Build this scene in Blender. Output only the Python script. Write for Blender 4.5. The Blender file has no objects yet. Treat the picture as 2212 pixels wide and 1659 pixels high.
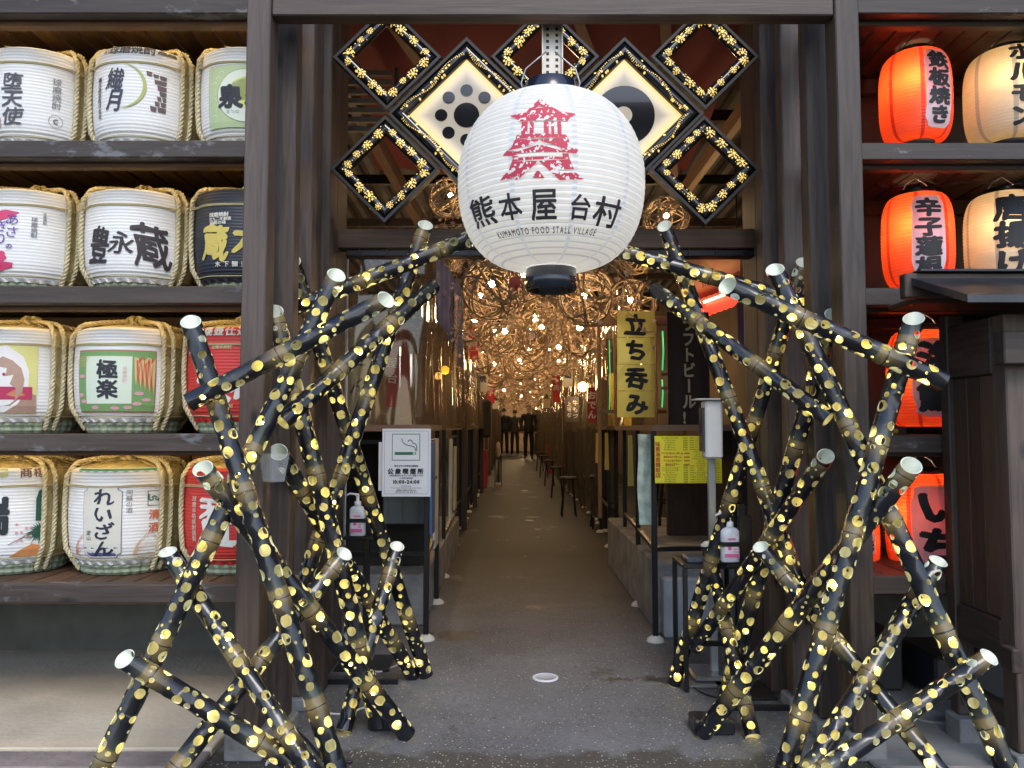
import bpy, bmesh, math, random
from mathutils import Vector, Matrix, Quaternion
from mathutils.geometry import delaunay_2d_cdt
R = math.radians
PI = math.pi
rnd = random.Random(7)
sc = bpy.context.scene
COL = sc.collection

# ------------------------------------------------------------------ camera
CAMZ = 1.05; TILT = R(3.29); F = 1661.0
cam = bpy.data.cameras.new('camera'); camo = bpy.data.objects.new('camera', cam); COL.objects.link(camo)
camo.location = (0, 0, CAMZ); camo.rotation_euler = (R(90)+TILT, 0, 0)
cam.sensor_width = 36; cam.lens = F/2212*36; cam.clip_start = .05; cam.clip_end = 500
sc.camera = camo

def at(px, py, Y):
    """point of the photograph (2212 px wide) at depth Y -> world"""
    u = (829.5-py)/F
    s = Y/(math.cos(TILT)-u*math.sin(TILT))
    return Vector(((px-1106)/F*s, Y, CAMZ+s*(math.sin(TILT)+u*math.cos(TILT))))

# ------------------------------------------------------------------ world, sun, exposure
SUN_EL = 48; SUN_AZ = 12          # behind the camera, overcast
w = bpy.data.worlds.new('World'); sc.world = w; w.use_nodes = True
nt = w.node_tree; nt.nodes.clear()
sky = nt.nodes.new('ShaderNodeTexSky'); sky.sky_type = 'NISHITA'; sky.sun_disc = False
sky.sun_elevation = R(SUN_EL); sky.sun_rotation = R(180-SUN_AZ); sky.air_density = 1.0; sky.dust_density = 1.2; sky.ozone_density = 1.0
bg = nt.nodes.new('ShaderNodeBackground'); bg.inputs[1].default_value = .15
wo = nt.nodes.new('ShaderNodeOutputWorld')
nt.links.new(sky.outputs[0], bg.inputs[0]); nt.links.new(bg.outputs[0], wo.inputs[0])
sl = bpy.data.lights.new('sun', 'SUN'); sl.energy = .85; sl.angle = R(25); sl.color = (1, .97, .93)
so = bpy.data.objects.new('sun', sl); COL.objects.link(so)
d = Vector((math.sin(R(SUN_AZ))*math.cos(R(SUN_EL)), -math.cos(R(SUN_AZ))*math.cos(R(SUN_EL)), math.sin(R(SUN_EL))))
so.rotation_euler = d.to_track_quat('Z', 'Y').to_euler(); so.location = (0, -5, 12)
sc.view_settings.view_transform = 'Standard'; sc.view_settings.look = 'None'
sc.view_settings.gamma = 1; sc.view_settings.use_curve_mapping = False
sc.view_settings.exposure = .95
cy = sc.cycles
cy.use_denoising = True; cy.max_bounces = 7; cy.diffuse_bounces = 3; cy.glossy_bounces = 3
cy.transmission_bounces = 4; cy.transparent_max_bounces = 16; cy.sample_clamp_indirect = 6
cy.caustics_reflective = False; cy.caustics_refractive = False

# ------------------------------------------------------------------ materials
MATS = {}
def mat(name, col=(.5,.5,.5), rough=.6, metal=0., emit=None, es=0., bump=0., bscale=40., cvar=0., cscale=8., stretch=(1,1,1), spec=.5, coat=0., trans=0., alpha=1.):
    if name in MATS: return MATS[name]
    m = bpy.data.materials.new(name); m.use_nodes = True; MATS[name] = m
    n = m.node_tree.nodes; l = m.node_tree.links; p = n['Principled BSDF']
    p.inputs['Base Color'].default_value = (*col, 1); p.inputs['Roughness'].default_value = rough
    p.inputs['Metallic'].default_value = metal; p.inputs['Specular IOR Level'].default_value = spec
    p.inputs['Coat Weight'].default_value = coat; p.inputs['Transmission Weight'].default_value = trans
    p.inputs['Alpha'].default_value = alpha
    if emit: p.inputs['Emission Color'].default_value = (*emit, 1); p.inputs['Emission Strength'].default_value = es
    if bump or cvar:
        tc = n.new('ShaderNodeTexCoord'); oi = n.new('ShaderNodeObjectInfo')
        ml = n.new('ShaderNodeVectorMath'); ml.operation = 'MULTIPLY_ADD'
        l.new(oi.outputs['Random'], ml.inputs[0]); ml.inputs[1].default_value = (13, 17, 11); l.new(tc.outputs['Object'], ml.inputs[2])
        mp = n.new('ShaderNodeMapping'); mp.inputs['Scale'].default_value = stretch; l.new(ml.outputs[0], mp.inputs[0])
    if bump:
        nz = n.new('ShaderNodeTexNoise'); nz.inputs['Scale'].default_value = bscale; nz.inputs['Detail'].default_value = 5
        l.new(mp.outputs[0], nz.inputs['Vector'])
        b = n.new('ShaderNodeBump'); b.inputs['Strength'].default_value = bump; b.inputs['Distance'].default_value = .01
        l.new(nz.outputs[0], b.inputs['Height']); l.new(b.outputs[0], p.inputs['Normal'])
    if cvar:
        nz = n.new('ShaderNodeTexNoise'); nz.inputs['Scale'].default_value = cscale; nz.inputs['Detail'].default_value = 6
        l.new(mp.outputs[0], nz.inputs['Vector'])
        cr = n.new('ShaderNodeValToRGB'); e = cr.color_ramp.elements
        e[0].position = .3; e[1].position = .7
        e[0].color = (*[c*(1-cvar) for c in col], 1); e[1].color = (*[min(1, c*(1+cvar)) for c in col], 1)
        l.new(nz.outputs[0], cr.inputs[0]); l.new(cr.outputs[0], p.inputs['Base Color'])
    return m

def wood(name, dark, light, axis, rough=.55, worn=None, knots=True):
    """stained timber, grain along axis (0 x, 1 y, 2 z); worn = colour of rubbed patches"""
    if name in MATS: return MATS[name]
    m = bpy.data.materials.new(name); m.use_nodes = True; MATS[name] = m
    n = m.node_tree.nodes; l = m.node_tree.links; p = n['Principled BSDF']; p.inputs['Roughness'].default_value = rough
    tc = n.new('ShaderNodeTexCoord'); oi = n.new('ShaderNodeObjectInfo')
    ml = n.new('ShaderNodeVectorMath'); ml.operation = 'MULTIPLY_ADD'
    l.new(oi.outputs['Random'], ml.inputs[0]); ml.inputs[1].default_value = (7, 9, 5); l.new(tc.outputs['Object'], ml.inputs[2])
    mp = n.new('ShaderNodeMapping'); s = [1, 1, 1]; s[axis] = .07; mp.inputs['Scale'].default_value = s; l.new(ml.outputs[0], mp.inputs[0])
    nz = n.new('ShaderNodeTexNoise'); nz.inputs['Scale'].default_value = 38; nz.inputs['Detail'].default_value = 7; nz.inputs['Distortion'].default_value = 1.6
    l.new(mp.outputs[0], nz.inputs['Vector'])
    n2 = n.new('ShaderNodeTexNoise'); n2.inputs['Scale'].default_value = 5; n2.inputs['Detail'].default_value = 3; l.new(mp.outputs[0], n2.inputs['Vector'])
    ad = n.new('ShaderNodeMath'); ad.operation = 'MULTIPLY_ADD'; ad.inputs[1].default_value = .55
    l.new(nz.outputs[0], ad.inputs[0])
    m2 = n.new('ShaderNodeMath'); m2.operation = 'MULTIPLY'; m2.inputs[1].default_value = .45; l.new(n2.outputs[0], m2.inputs[0]); l.new(m2.outputs[0], ad.inputs[2])
    cr = n.new('ShaderNodeValToRGB'); e = cr.color_ramp.elements
    e[0].position = .36; e[1].position = .66; e[0].color = (*dark, 1); e[1].color = (*light, 1)
    l.new(ad.outputs[0], cr.inputs[0]); out = cr.outputs[0]
    rv = n.new('ShaderNodeMapRange'); rv.inputs[3].default_value = .72; rv.inputs[4].default_value = 1.25; l.new(oi.outputs['Random'], rv.inputs[0])
    hs = n.new('ShaderNodeHueSaturation'); l.new(rv.outputs[0], hs.inputs['Value']); l.new(out, hs.inputs['Color']); out = hs.outputs[0]
    if knots:
        kp = n.new('ShaderNodeMapping'); ks = [1, 1, 1]; ks[axis] = .45; kp.inputs['Scale'].default_value = ks; l.new(ml.outputs[0], kp.inputs[0])
        v = n.new('ShaderNodeTexVoronoi'); v.inputs['Scale'].default_value = 5.5; l.new(kp.outputs[0], v.inputs['Vector'])
        kr = n.new('ShaderNodeMapRange'); kr.inputs[1].default_value = .035; kr.inputs[2].default_value = .11; l.new(v.outputs['Distance'], kr.inputs[0])
        mx = n.new('ShaderNodeMix'); mx.data_type = 'RGBA'; l.new(kr.outputs[0], mx.inputs[0])
        mx.inputs[6].default_value = (*[c*.35 for c in dark], 1); l.new(out, mx.inputs[7]); out = mx.outputs[2]
    if worn:
        wp = n.new('ShaderNodeMapping'); ws = [1, 1, 1]; ws[axis] = .45; wp.inputs['Scale'].default_value = ws; l.new(ml.outputs[0], wp.inputs[0])
        wn = n.new('ShaderNodeTexNoise'); wn.inputs['Scale'].default_value = 9; wn.inputs['Detail'].default_value = 8; wn.inputs['Roughness'].default_value = .7; l.new(wp.outputs[0], wn.inputs['Vector'])
        wr = n.new('ShaderNodeMapRange'); wr.inputs[1].default_value = .57; wr.inputs[2].default_value = .63; l.new(wn.outputs[0], wr.inputs[0])
        mx = n.new('ShaderNodeMix'); mx.data_type = 'RGBA'; l.new(wr.outputs[0], mx.inputs[0]); l.new(out, mx.inputs[6]); mx.inputs[7].default_value = (*worn, 1); out = mx.outputs[2]
    l.new(out, p.inputs['Base Color'])
    b = n.new('ShaderNodeBump'); b.inputs['Strength'].default_value = .35; b.inputs['Distance'].default_value = .003
    l.new(nz.outputs[0], b.inputs['Height']); l.new(b.outputs[0], p.inputs['Normal'])
    return m

DK, LT = (.028, .018, .014), (.082, .057, .047)
WX = wood('dark_timber_x', DK, LT, 0); WY = wood('dark_timber_y', DK, LT, 1); WZ = wood('dark_timber_z', (.032, .021, .017), (.100, .073, .061), 2)
WSHELF = wood('shelf_timber', (.030, .020, .016), (.068, .050, .042), 0, worn=(.14, .14, .145))
WSLAT = wood('shelf_slat_timber', (.05, .026, .015), (.13, .068, .038), 1)
WBACK = wood('back_board_timber', (.12, .05, .022), (.27, .125, .06), 2)
WLIP = wood('lip_timber', (.09, .042, .02), (.2, .1, .05), 0)
WBROWN = wood('brown_beam_timber', (.05, .028, .018), (.13, .075, .048), 0)
WRED = wood('reddish_timber', (.028, .019, .015), (.060, .040, .031), 0)
WTAN = wood('tan_timber', (.16, .09, .045), (.32, .2, .11), 2)
WTANX = wood('tan_timber_x', (.16, .09, .045), (.32, .2, .11), 0)
WTOP = wood('counter_timber', (.09, .05, .03), (.19, .11, .07), 0)
WBOOTH = wood('booth_timber', (.045, .026, .017), (.085, .052, .035), 2, rough=.7, knots=False)
BLACKM = mat('black_steel', (.012, .013, .017), .38, .3)
DARKM = mat('dark_board', (.02, .017, .015), .7)
WHITE = mat('white_board', (.75, .75, .76), .5)
WHITEP = mat('white_plastic', (.72, .73, .75), .35)
GREYM = mat('grey_metal', (.35, .36, .38), .35, .8)
CONC = mat('concrete', (.22, .225, .23), .85, bump=.5, bscale=60, cvar=.35, cscale=6)
PLASTBK = mat('black_plastic', (.014, .015, .018), .3)

def slot(o, m):
    o.data.materials.append(m)

# ------------------------------------------------------------------ mesh helpers
class MB:
    def __init__(s): s.v = []; s.f = []; s.m = []; s.sm = []
    def add(s, vs, fs, mi=0, smooth=False):
        b = len(s.v); s.v += [tuple(v) for v in vs]
        s.f += [tuple(i+b for i in f) for f in fs]; s.m += [mi]*len(fs); s.sm += [smooth]*len(fs)
    def box(s, lo, hi, mi=0, c=0., M=None):
        x0, y0, z0 = lo; x1, y1, z1 = hi
        if c <= 0:
            vs = [(x, y, z) for x in (x0, x1) for y in (y0, y1) for z in (z0, z1)]
            fs = [(0,1,3,2), (4,6,7,5), (0,4,5,1), (2,3,7,6), (0,2,6,4), (1,5,7,3)]
        else:
            vs = []; idx = {}
            for i, x in enumerate((x0, x1)):
                for j, y in enumerate((y0, y1)):
                    for k, z in enumerate((z0, z1)):
                        dx, dy, dz = (c if i == 0 else -c), (c if j == 0 else -c), (c if k == 0 else -c)
                        for a, q in enumerate(((x, y+dy, z+dz), (x+dx, y, z+dz), (x+dx, y+dy, z))):
                            idx[(i, j, k, a)] = len(vs); vs.append(q)
            g = lambda i, j, k, a: idx[(i, j, k, a)]
            fs = []
            for i in (0, 1): q = [g(i,0,0,0), g(i,0,1,0), g(i,1,1,0), g(i,1,0,0)]; fs.append(q if i == 0 else q[::-1])
            for j in (0, 1): q = [g(0,j,0,1), g(1,j,0,1), g(1,j,1,1), g(0,j,1,1)]; fs.append(q if j == 0 else q[::-1])
            for k in (0, 1): q = [g(0,0,k,2), g(0,1,k,2), g(1,1,k,2), g(1,0,k,2)]; fs.append(q if k == 0 else q[::-1])
            for i in (0, 1):
                for j in (0, 1): q = [g(i,j,0,0), g(i,j,0,1), g(i,j,1,1), g(i,j,1,0)]; fs.append(q if i == j else q[::-1])
            for i in (0, 1):
                for k in (0, 1): q = [g(i,0,k,0), g(i,1,k,0), g(i,1,k,2), g(i,0,k,2)]; fs.append(q if i == k else q[::-1])
            for j in (0, 1):
                for k in (0, 1): q = [g(0,j,k,2), g(1,j,k,2), g(1,j,k,1), g(0,j,k,1)]; fs.append(q if j == k else q[::-1])
            for i in (0, 1):
                for j in (0, 1):
                    for k in (0, 1): q = [g(i,j,k,0), g(i,j,k,1), g(i,j,k,2)]; fs.append(q if (i+j+k) % 2 == 0 else q[::-1])
        if M: vs = [M @ Vector(v) for v in vs]
        s.add(vs, fs, mi)
    def tube(s, path, r, n=8, mi=0, caps=True, closed=False):
        P = [Vector(p) for p in path]; N = len(P); rs = r if isinstance(r, (list, tuple)) else [r]*N
        vs = []; up = None
        for i, p in enumerate(P):
            t = (P[(i+1) % N]-P[i-1]) if closed else (P[min(i+1, N-1)]-P[max(i-1, 0)])
            t.normalize()
            if up is None:
                up = t.orthogonal().normalized()
            up = (up-t*up.dot(t)); up.normalize(); sd = t.cross(up)
            for k in range(n):
                a = 2*PI*k/n; vs.append(p+(up*math.cos(a)+sd*math.sin(a))*rs[i])
        fs = []
        M_ = N if closed else N-1
        for i in range(M_):
            j = (i+1) % N
            for k in range(n): fs.append((i*n+k, i*n+(k+1) % n, j*n+(k+1) % n, j*n+k))
        s.add(vs, fs, mi, True)
        if caps and not closed:
            b = len(s.v)-len(vs)
            s.f += [tuple(b+k for k in range(n))[::-1], tuple(b+(N-1)*n+k for k in range(n))]; s.m += [mi]*2; s.sm += [False]*2
    def lathe(s, prof, n=32, mi=0, c=(0,0,0), a0=0, a1=2*PI, smooth=True, capb=False, capt=False):
        full = abs(a1-a0-2*PI) < 1e-6; cols = n if full else n+1; vs = []
        for (r, z) in prof:
            for k in range(cols):
                a = a0+(a1-a0)*k/n; vs.append((c[0]+r*math.cos(a), c[1]+r*math.sin(a), c[2]+z))
        fs = []
        for i in range(len(prof)-1):
            for k in range(n):
                k2 = (k+1) % cols; fs.append((i*cols+k, i*cols+k2, (i+1)*cols+k2, (i+1)*cols+k))
        b = len(s.v); s.add(vs, fs, mi, smooth)
        if capb: s.f.append(tuple(b+k for k in range(cols))[::-1]); s.m.append(mi); s.sm.append(False)
        if capt: s.f.append(tuple(b+(len(prof)-1)*cols+k for k in range(cols))); s.m.append(mi); s.sm.append(False)
    def disc(s, c, r, n=16, mi=0, ax=1):
        vs = []
        for k in range(n):
            a = 2*PI*k/n; q = [c[0], c[1], c[2]]
            u, v = [i for i in range(3) if i != ax]; q[u] += r*math.cos(a); q[v] += r*math.sin(a); vs.append(q)
        s.add(vs, [tuple(range(n))], mi)
    def build(s, name, mats, parent=None, loc=(0,0,0), rot=None):
        me = bpy.data.meshes.new(name); me.from_pydata(s.v, [], s.f)
        if not isinstance(mats, (list, tuple)): mats = [mats]
        for m in mats: me.materials.append(m)
        me.polygons.foreach_set('material_index', s.m); me.polygons.foreach_set('use_smooth', s.sm)
        me.update()
        return link(name, me, parent, loc, rot)

def link(name, me, parent=None, loc=(0,0,0), rot=None):
    o = bpy.data.objects.new(name, me); COL.objects.link(o); o.location = loc
    if rot is not None: o.rotation_euler = rot
    if parent is not None: o.parent = parent
    return o
def tag(o, label=None, cat=None, group=None, kind=None):
    for k, v in (('label', label), ('category', cat), ('group', group), ('kind', kind)):
        if v: o[k] = v
    return o
def thing(name, label, cat, loc=(0,0,0), rot=(0,0,0), group=None):
    o = bpy.data.objects.new(name, None); COL.objects.link(o); o.location = loc; o.rotation_euler = rot; o.empty_display_size = .1
    return tag(o, label, cat, group)
def kids(o): return [c for c in COL.objects if c.parent == o]
def dup(root, loc, rot=None, label=None, group=None, chmap=None):
    r = root.copy(); COL.objects.link(r); r.location = loc
    if rot is not None: r.rotation_euler = rot
    if label: r['label'] = label
    if group: r['group'] = group
    for ch in chmap if chmap is not None else kids(root):
        c = ch.copy(); COL.objects.link(c); c.parent = r
    return r
def board(name, lo, hi, m, parent=None, c=.004):
    """box whose origin is its own centre"""
    ce = [(a+b)/2 for a, b in zip(lo, hi)]; h = [(b-a)/2 for a, b in zip(lo, hi)]
    b = MB(); b.box([-x for x in h], h, 0, c)
    return b.build(name, m, parent, ce)
def bar(name, a, b, w_, h_, m, parent=None, up=(0,0,1), c=.002):
    """rectangular bar from a to b"""
    a = Vector(a); b = Vector(b); t = (b-a); L = t.length; t.normalize()
    sd = t.cross(Vector(up)); sd.normalize(); u = sd.cross(t)
    M = Matrix((t, sd, u)).transposed().to_4x4(); M.translation = (a+b)/2
    q = MB(); q.box((-L/2, -w_/2, -h_/2), (L/2, w_/2, h_/2), 0, c)
    o = q.build(name, m, parent); o.matrix_local = M
    return o

# ------------------------------------------------------------------ lettering
GL = {}
def glyph(ch, bold):
    k = (ch, bold)
    if k in GL: return GL[k]
    cu = bpy.data.curves.new('glyph', 'FONT'); cu.body = ch; cu.size = 1; cu.offset = bold; cu.resolution_u = 2
    o = bpy.data.objects.new('glyph', cu); COL.objects.link(o)
    m = o.evaluated_get(bpy.context.evaluated_depsgraph_get()).to_mesh()
    vs = [(v.co.x, v.co.y) for v in m.vertices]; fs = [tuple(p.vertices) for p in m.polygons]
    bpy.data.objects.remove(o); bpy.data.curves.remove(cu)
    GL[k] = (vs, fs); return GL[k]
def bold_glyph(ch, b):
    if b <= 0: vs, fs = glyph(ch, 0); return [(x, y, 0) for x, y in vs], fs
    base, f0 = glyph(ch, 0); V = []; Fs = []
    n = 5 if b < .03 else 7
    for i in range(n+1):
        dx, dy = (0, 0) if i == n else (b*1.15*math.cos(2*PI*i/n+.3), b*1.15*math.sin(2*PI*i/n+.3)); k = len(V)
        V += [(x+dx, y+dy, i) for x, y in base]; Fs += [tuple(q+k for q in f) for f in f0]
    return V, Fs
class Flat:
    """flat print: 2D polygons, later laid on a surface"""
    def __init__(s): s.v = []; s.f = []; s.m = []
    def poly(s, pts, mi=0):
        b = len(s.v); s.v += [(*q[:2], 0) for q in pts]; s.f.append(tuple(range(b, b+len(pts)))); s.m.append(mi)
    def circ(s, x, y, r, mi=0, n=24, ry=None): s.poly([(x+r*math.cos(2*PI*k/n), y+(ry or r)*math.sin(2*PI*k/n)) for k in range(n)], mi)
    def ring(s, x, y, r0, r1, a0=0, a1=2*PI, mi=0, n=32):
        for k in range(n):
            a, b = a0+(a1-a0)*k/n, a0+(a1-a0)*(k+1)/n
            s.poly([(x+r0*math.cos(a), y+r0*math.sin(a)), (x+r1*math.cos(a), y+r1*math.sin(a)), (x+r1*math.cos(b), y+r1*math.sin(b)), (x+r0*math.cos(b), y+r0*math.sin(b))], mi)
    def rect(s, x0, y0, x1, y1, mi=0): s.poly([(x0, y0), (x1, y0), (x1, y1), (x0, y1)], mi)
    def frame(s, x0, y0, x1, y1, t, mi=0):
        s.rect(x0, y0, x1, y0+t, mi); s.rect(x0, y1-t, x1, y1, mi); s.rect(x0, y0+t, x0+t, y1-t, mi); s.rect(x1-t, y0+t, x1, y1-t, mi)
    def text(s, t, x, y, size, mi=0, bold=.02, vert=False, sx=1., sy=1., gap=1., shear=0., warp=0., rot=0.):
        """(x, y) = centre of the text"""
        n = len(t); cellw = []
        for ch in t:
            if ord(ch) > 0x2000: cellw.append(1.0)
            elif ch == ' ': cellw.append(.35)
            else:
                g = glyph(ch, 0)[0]; cellw.append((max(v[0] for v in g)+.09+bold) if g else .35)
        tot = sum(cellw)*gap; pos = 0
        for i, ch in enumerate(t):
            if ch != ' ':
                vs, fs = bold_glyph(ch, bold); b = len(s.v)
                for (gx, gy, gl_) in vs:
                    if warp:
                        gx += warp*math.sin(gy*7+i*2.1)*.5; gy += warp*math.sin(gx*6+i)*.6
                    if vert: X = (gx-.5)*sx; Y = (n/2-.5-i)*gap*sy+(gy-.38)*sy
                    else: X = (pos+gx-tot/2)*sx; Y = (gy-.38)*sy
                    if vert and ch in 'ー': X, Y = -(gy-.38)*sx, (n/2-.5-i)*gap*sy-(gx-.5)*sy
                    X += shear*(gy-.38)
                    if rot: X, Y = X*math.cos(rot)-Y*math.sin(rot), X*math.sin(rot)+Y*math.cos(rot)
                    s.v.append((x+X*size, y+Y*size, gl_))
                s.f += [tuple(k+b for k in f) for f in fs]; s.m += [mi]*len(fs)
            pos += cellw[i]*gap
    def build(s, name, mats, fn, parent=None, cut=None, loc=(0,0,0), rot=None, cuty=None):
        bm = bmesh.new(); vs = [bm.verts.new((x, y, l_)) for x, y, l_ in s.v]
        for f, mi in zip(s.f, s.m):
            try: bf = bm.faces.new([vs[i] for i in f]); bf.material_index = mi
            except ValueError: pass
        bm.normal_update()
        bmesh.ops.reverse_faces(bm, faces=[f for f in bm.faces if f.normal.z < 0])
        if cut:
            xs = [v[0] for v in s.v]; x = min(xs)+cut
            while x < max(xs):
                bmesh.ops.bisect_plane(bm, geom=bm.verts[:]+bm.edges[:]+bm.faces[:], plane_co=(x, 0, 0), plane_no=(1, 0, 0)); x += cut
        if cuty or cut:
            ys = [v[1] for v in s.v]; c = cuty or cut; y = min(ys)+c
            while y < max(ys):
                bmesh.ops.bisect_plane(bm, geom=bm.verts[:]+bm.edges[:]+bm.faces[:], plane_co=(0, y, 0), plane_no=(0, 1, 0)); y += c
        for v in bm.verts:
            u_, v_, l_ = v.co; p0 = fn(u_, v_)
            if l_ > .5: p0 = p0+(fn(u_+.002, v_)-p0).cross(fn(u_, v_+.002)-p0).normalized()*(1.1e-4*l_)
            v.co = p0
        me = bpy.data.meshes.new(name); bm.to_mesh(me); bm.free()
        for m in (mats if isinstance(mats, (list, tuple)) else [mats]): me.materials.append(m)
        return link(name, me, parent, loc, rot)
INK = mat('black_ink', (.02, .02, .025), .6)
def ink(name, col): return mat('ink_'+name, col, .6)
def plane_fn(y=-.002): return lambda u, v: Vector((u, y, v))

# ================================================================== SETTING
# asphalt ground with chips, wet patches
def asphalt():
    m = bpy.data.materials.new('asphalt'); m.use_nodes = True
    n = m.node_tree.nodes; l = m.node_tree.links; p = n['Principled BSDF']
    tc = n.new('ShaderNodeTexCoord'); C0 = tc.outputs['Object']
    def noise(s, d=5, r=.55, sc_=None):
        q = n.new('ShaderNodeTexNoise'); q.inputs['Scale'].default_value = s; q.inputs['Detail'].default_value = d; q.inputs['Roughness'].default_value = r
        l.new(C0, q.inputs['Vector']); return q.outputs[0]
    def mrange(x, a, b, c=0., e=1.):
        q = n.new('ShaderNodeMapRange'); q.inputs[1].default_value = a; q.inputs[2].default_value = b; q.inputs[3].default_value = c; q.inputs[4].default_value = e
        l.new(x, q.inputs[0]); return q.outputs[0]
    def mix(f, a, b):
        q = n.new('ShaderNodeMix'); q.data_type = 'RGBA'; l.new(f, q.inputs[0])
        for s_, v in ((6, a), (7, b)):
            if isinstance(v, tuple): q.inputs[s_].default_value = (*v, 1)
            else: l.new(v, q.inputs[s_])
        return q.outputs[2]
    big = mrange(noise(2.2, 6, .65), .38, .66)
    col = mix(big, (.055, .058, .064), (.150, .157, .172))
    fine = mrange(noise(70, 4, .7), .35, .65); grit = mrange(noise(120, 4, .75), .40, .60); col = mix(grit, col, (.18, .188, .203)); col = mix(mrange(noise(60, 6, .85), .54, .68), col, (.035, .035, .037))
    col = mix(mrange(noise(26, 6, .8), .50, .95), col, (.05, .051, .055))
    # dark cracks and scuffs
    sc_ = mrange(noise(11, 8, .8), .60, .68); col = mix(sc_, col, (.035, .034, .033))
    # older coarse aggregate at the kerb side
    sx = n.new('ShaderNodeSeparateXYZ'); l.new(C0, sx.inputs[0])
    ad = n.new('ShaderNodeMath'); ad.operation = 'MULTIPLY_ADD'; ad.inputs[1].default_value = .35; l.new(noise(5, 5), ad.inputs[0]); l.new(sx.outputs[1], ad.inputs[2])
    near = mrange(ad.outputs[0], 2.70, 2.74, 1, 0)
    col = mix(near, col, mix(fine, (.05, .048, .044), (.085, .082, .075)))
    # chips
    v = n.new('ShaderNodeTexVoronoi'); v.inputs['Scale'].default_value = 100; l.new(C0, v.inputs['Vector'])
    hs = n.new('ShaderNodeSeparateColor'); l.new(v.outputs['Color'], hs.inputs[0])
    thr = mrange(near, 0, 1, .88, .66)
    gt = n.new('ShaderNodeMath'); gt.operation = 'GREATER_THAN'; l.new(hs.outputs[0], gt.inputs[0]); l.new(thr, gt.inputs[1])
    dm = n.new('ShaderNodeMath'); dm.operation = 'LESS_THAN'; dm.inputs[1].default_value = .30; l.new(v.outputs['Distance'], dm.inputs[0])
    mm = n.new('ShaderNodeMath'); mm.operation = 'MULTIPLY'; l.new(gt.outputs[0], mm.inputs[0]); l.new(dm.outputs[0], mm.inputs[1])
    chip = mix(hs.outputs[1], (.16, .15, .135), (.62, .60, .55)); col = mix(mm.outputs[0], col, chip)
    # damp patches (stains with shapes of their own)
    wet = mrange(noise(1.7, 6, .65), .61, .635); col = mix(wet, col, mix(fine, (.022, .022, .023), (.05, .05, .052)))
    # floor colour darkened further up the alley, imitating shade under its roof
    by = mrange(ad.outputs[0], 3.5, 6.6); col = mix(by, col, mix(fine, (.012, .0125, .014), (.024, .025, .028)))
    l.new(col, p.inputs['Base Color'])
    rr = mrange(wet, 0, 1, .62, .42); p.inputs['Specular IOR Level'].default_value = .28; l.new(rr, p.inputs['Roughness'])
    b = n.new('ShaderNodeBump'); b.inputs['Strength'].default_value = .6; b.inputs['Distance'].default_value = .004
    l.new(noise(140, 3, .6), b.inputs['Height']); l.new(b.outputs[0], p.inputs['Normal'])
    return m
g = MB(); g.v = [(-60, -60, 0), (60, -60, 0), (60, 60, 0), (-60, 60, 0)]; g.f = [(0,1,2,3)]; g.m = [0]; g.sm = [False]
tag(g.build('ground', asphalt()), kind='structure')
PAVE = mat('paving_concrete', (.50, .435, .33), .85, bump=.4, bscale=50, cvar=.16, cscale=3)
PAVE2 = mat('grey_paving_concrete', (.20, .21, .215), .8, bump=.4, bscale=50, cvar=.3, cscale=4)
tag(board('paving_slab', (-4.2, 2.52, 0), (-.96, 3.78, .03), PAVE), kind='structure')
tag(board('kerb', (-4.2, 2.40, 0), (-.96, 2.517, .022), mat('kerb_stone', (.20, .17, .16), .8, bump=.5, cvar=.3)), kind='structure')
tag(board('paving_slab', (1.12, 2.42, 0), (4.2, 3.78, .012), PAVE2), kind='structure')
tag(board('kerb', (1.12, 2.36, 0), (4.2, 2.417, .02), mat('kerb_stone2', (.3, .3, .3), .8, bump=.5, cvar=.3)), kind='structure')

# ---- gate
gate = thing('wooden_gate', 'tall dark timber gate framing the alley entrance with stepped posts and a high beam', 'gate', (0, 2.5, 0))
GY = Vector((0, -2.5, 0))
def gboard(name, lo, hi, m, c=.004):
    return board(name, [lo[0], lo[1]-2.5, lo[2]], [hi[0], hi[1]-2.5, hi[2]], m, gate, c)
def X(px, Y): return at(px, 830, Y).x
ztop = at(1106, 31, 2.5).z
for (pl, pr, y0, y1, zb) in ((517, 570, 2.50, 2.59, .085), (583, 630, 2.68, 2.75, .06), (636, 668, 2.93, 3.00, .05), (676, 708, 3.12, 3.20, 0),
                             (1824, 1877, 2.50, 2.59, .085), (1757, 1803, 2.68, 2.75, .06), (1701, 1742, 2.93, 3.00, .05), (1655, 1690, 3.12, 3.20, 0)):
    zt = ztop+.3 if y0 < 2.6 else (ztop+.45 if y0 < 3.05 else 3.2)
    gboard('post', (X(pl, y0), y0, zb), (X(pr, y0), y1, zt), WZ)
    if zb: gboard('footing', (X(pl, y0)-.02, y0-.02, 0), (X(pr, y0)+.02, y1+.02, zb-.002), CONC, .006)
gboard('top_beam', (X(570, 2.5)+.002, 2.505, ztop), (X(1824, 2.5)-.002, 2.54, ztop+.16), WX)
gboard('inner_beam', (X(570, 2.5)+.002, 2.542, ztop+.004), (X(1824, 2.5)-.002, 2.575, ztop+.2), WBROWN)
zb = at(1106, 536, 3.42).z; zt = at(1106, 494, 3.42).z
gboard('lower_beam', (X(708, 3.42)+.002, 3.42, zb), (X(1652, 3.42)-.002, 3.50, zt), WBROWN)
for px in (712, 1645):
    b = gboard('bracket', (X(px, 3.42)-.012, 3.405, zb+.005), (X(px, 3.42)+.012, 3.417, zt-.004), GREYM, .002)
    for k in (.3, .7):
        q = MB(); q.lathe([(0, -.004), (.004, -.004), (.004, 0), (0, 0)], 8); o = q.build('screw', BLACKM, b, (0, -.008, (k-.5)*(zt-zb)*.8)); o.rotation_euler = (R(90), 0, 0)
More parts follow.
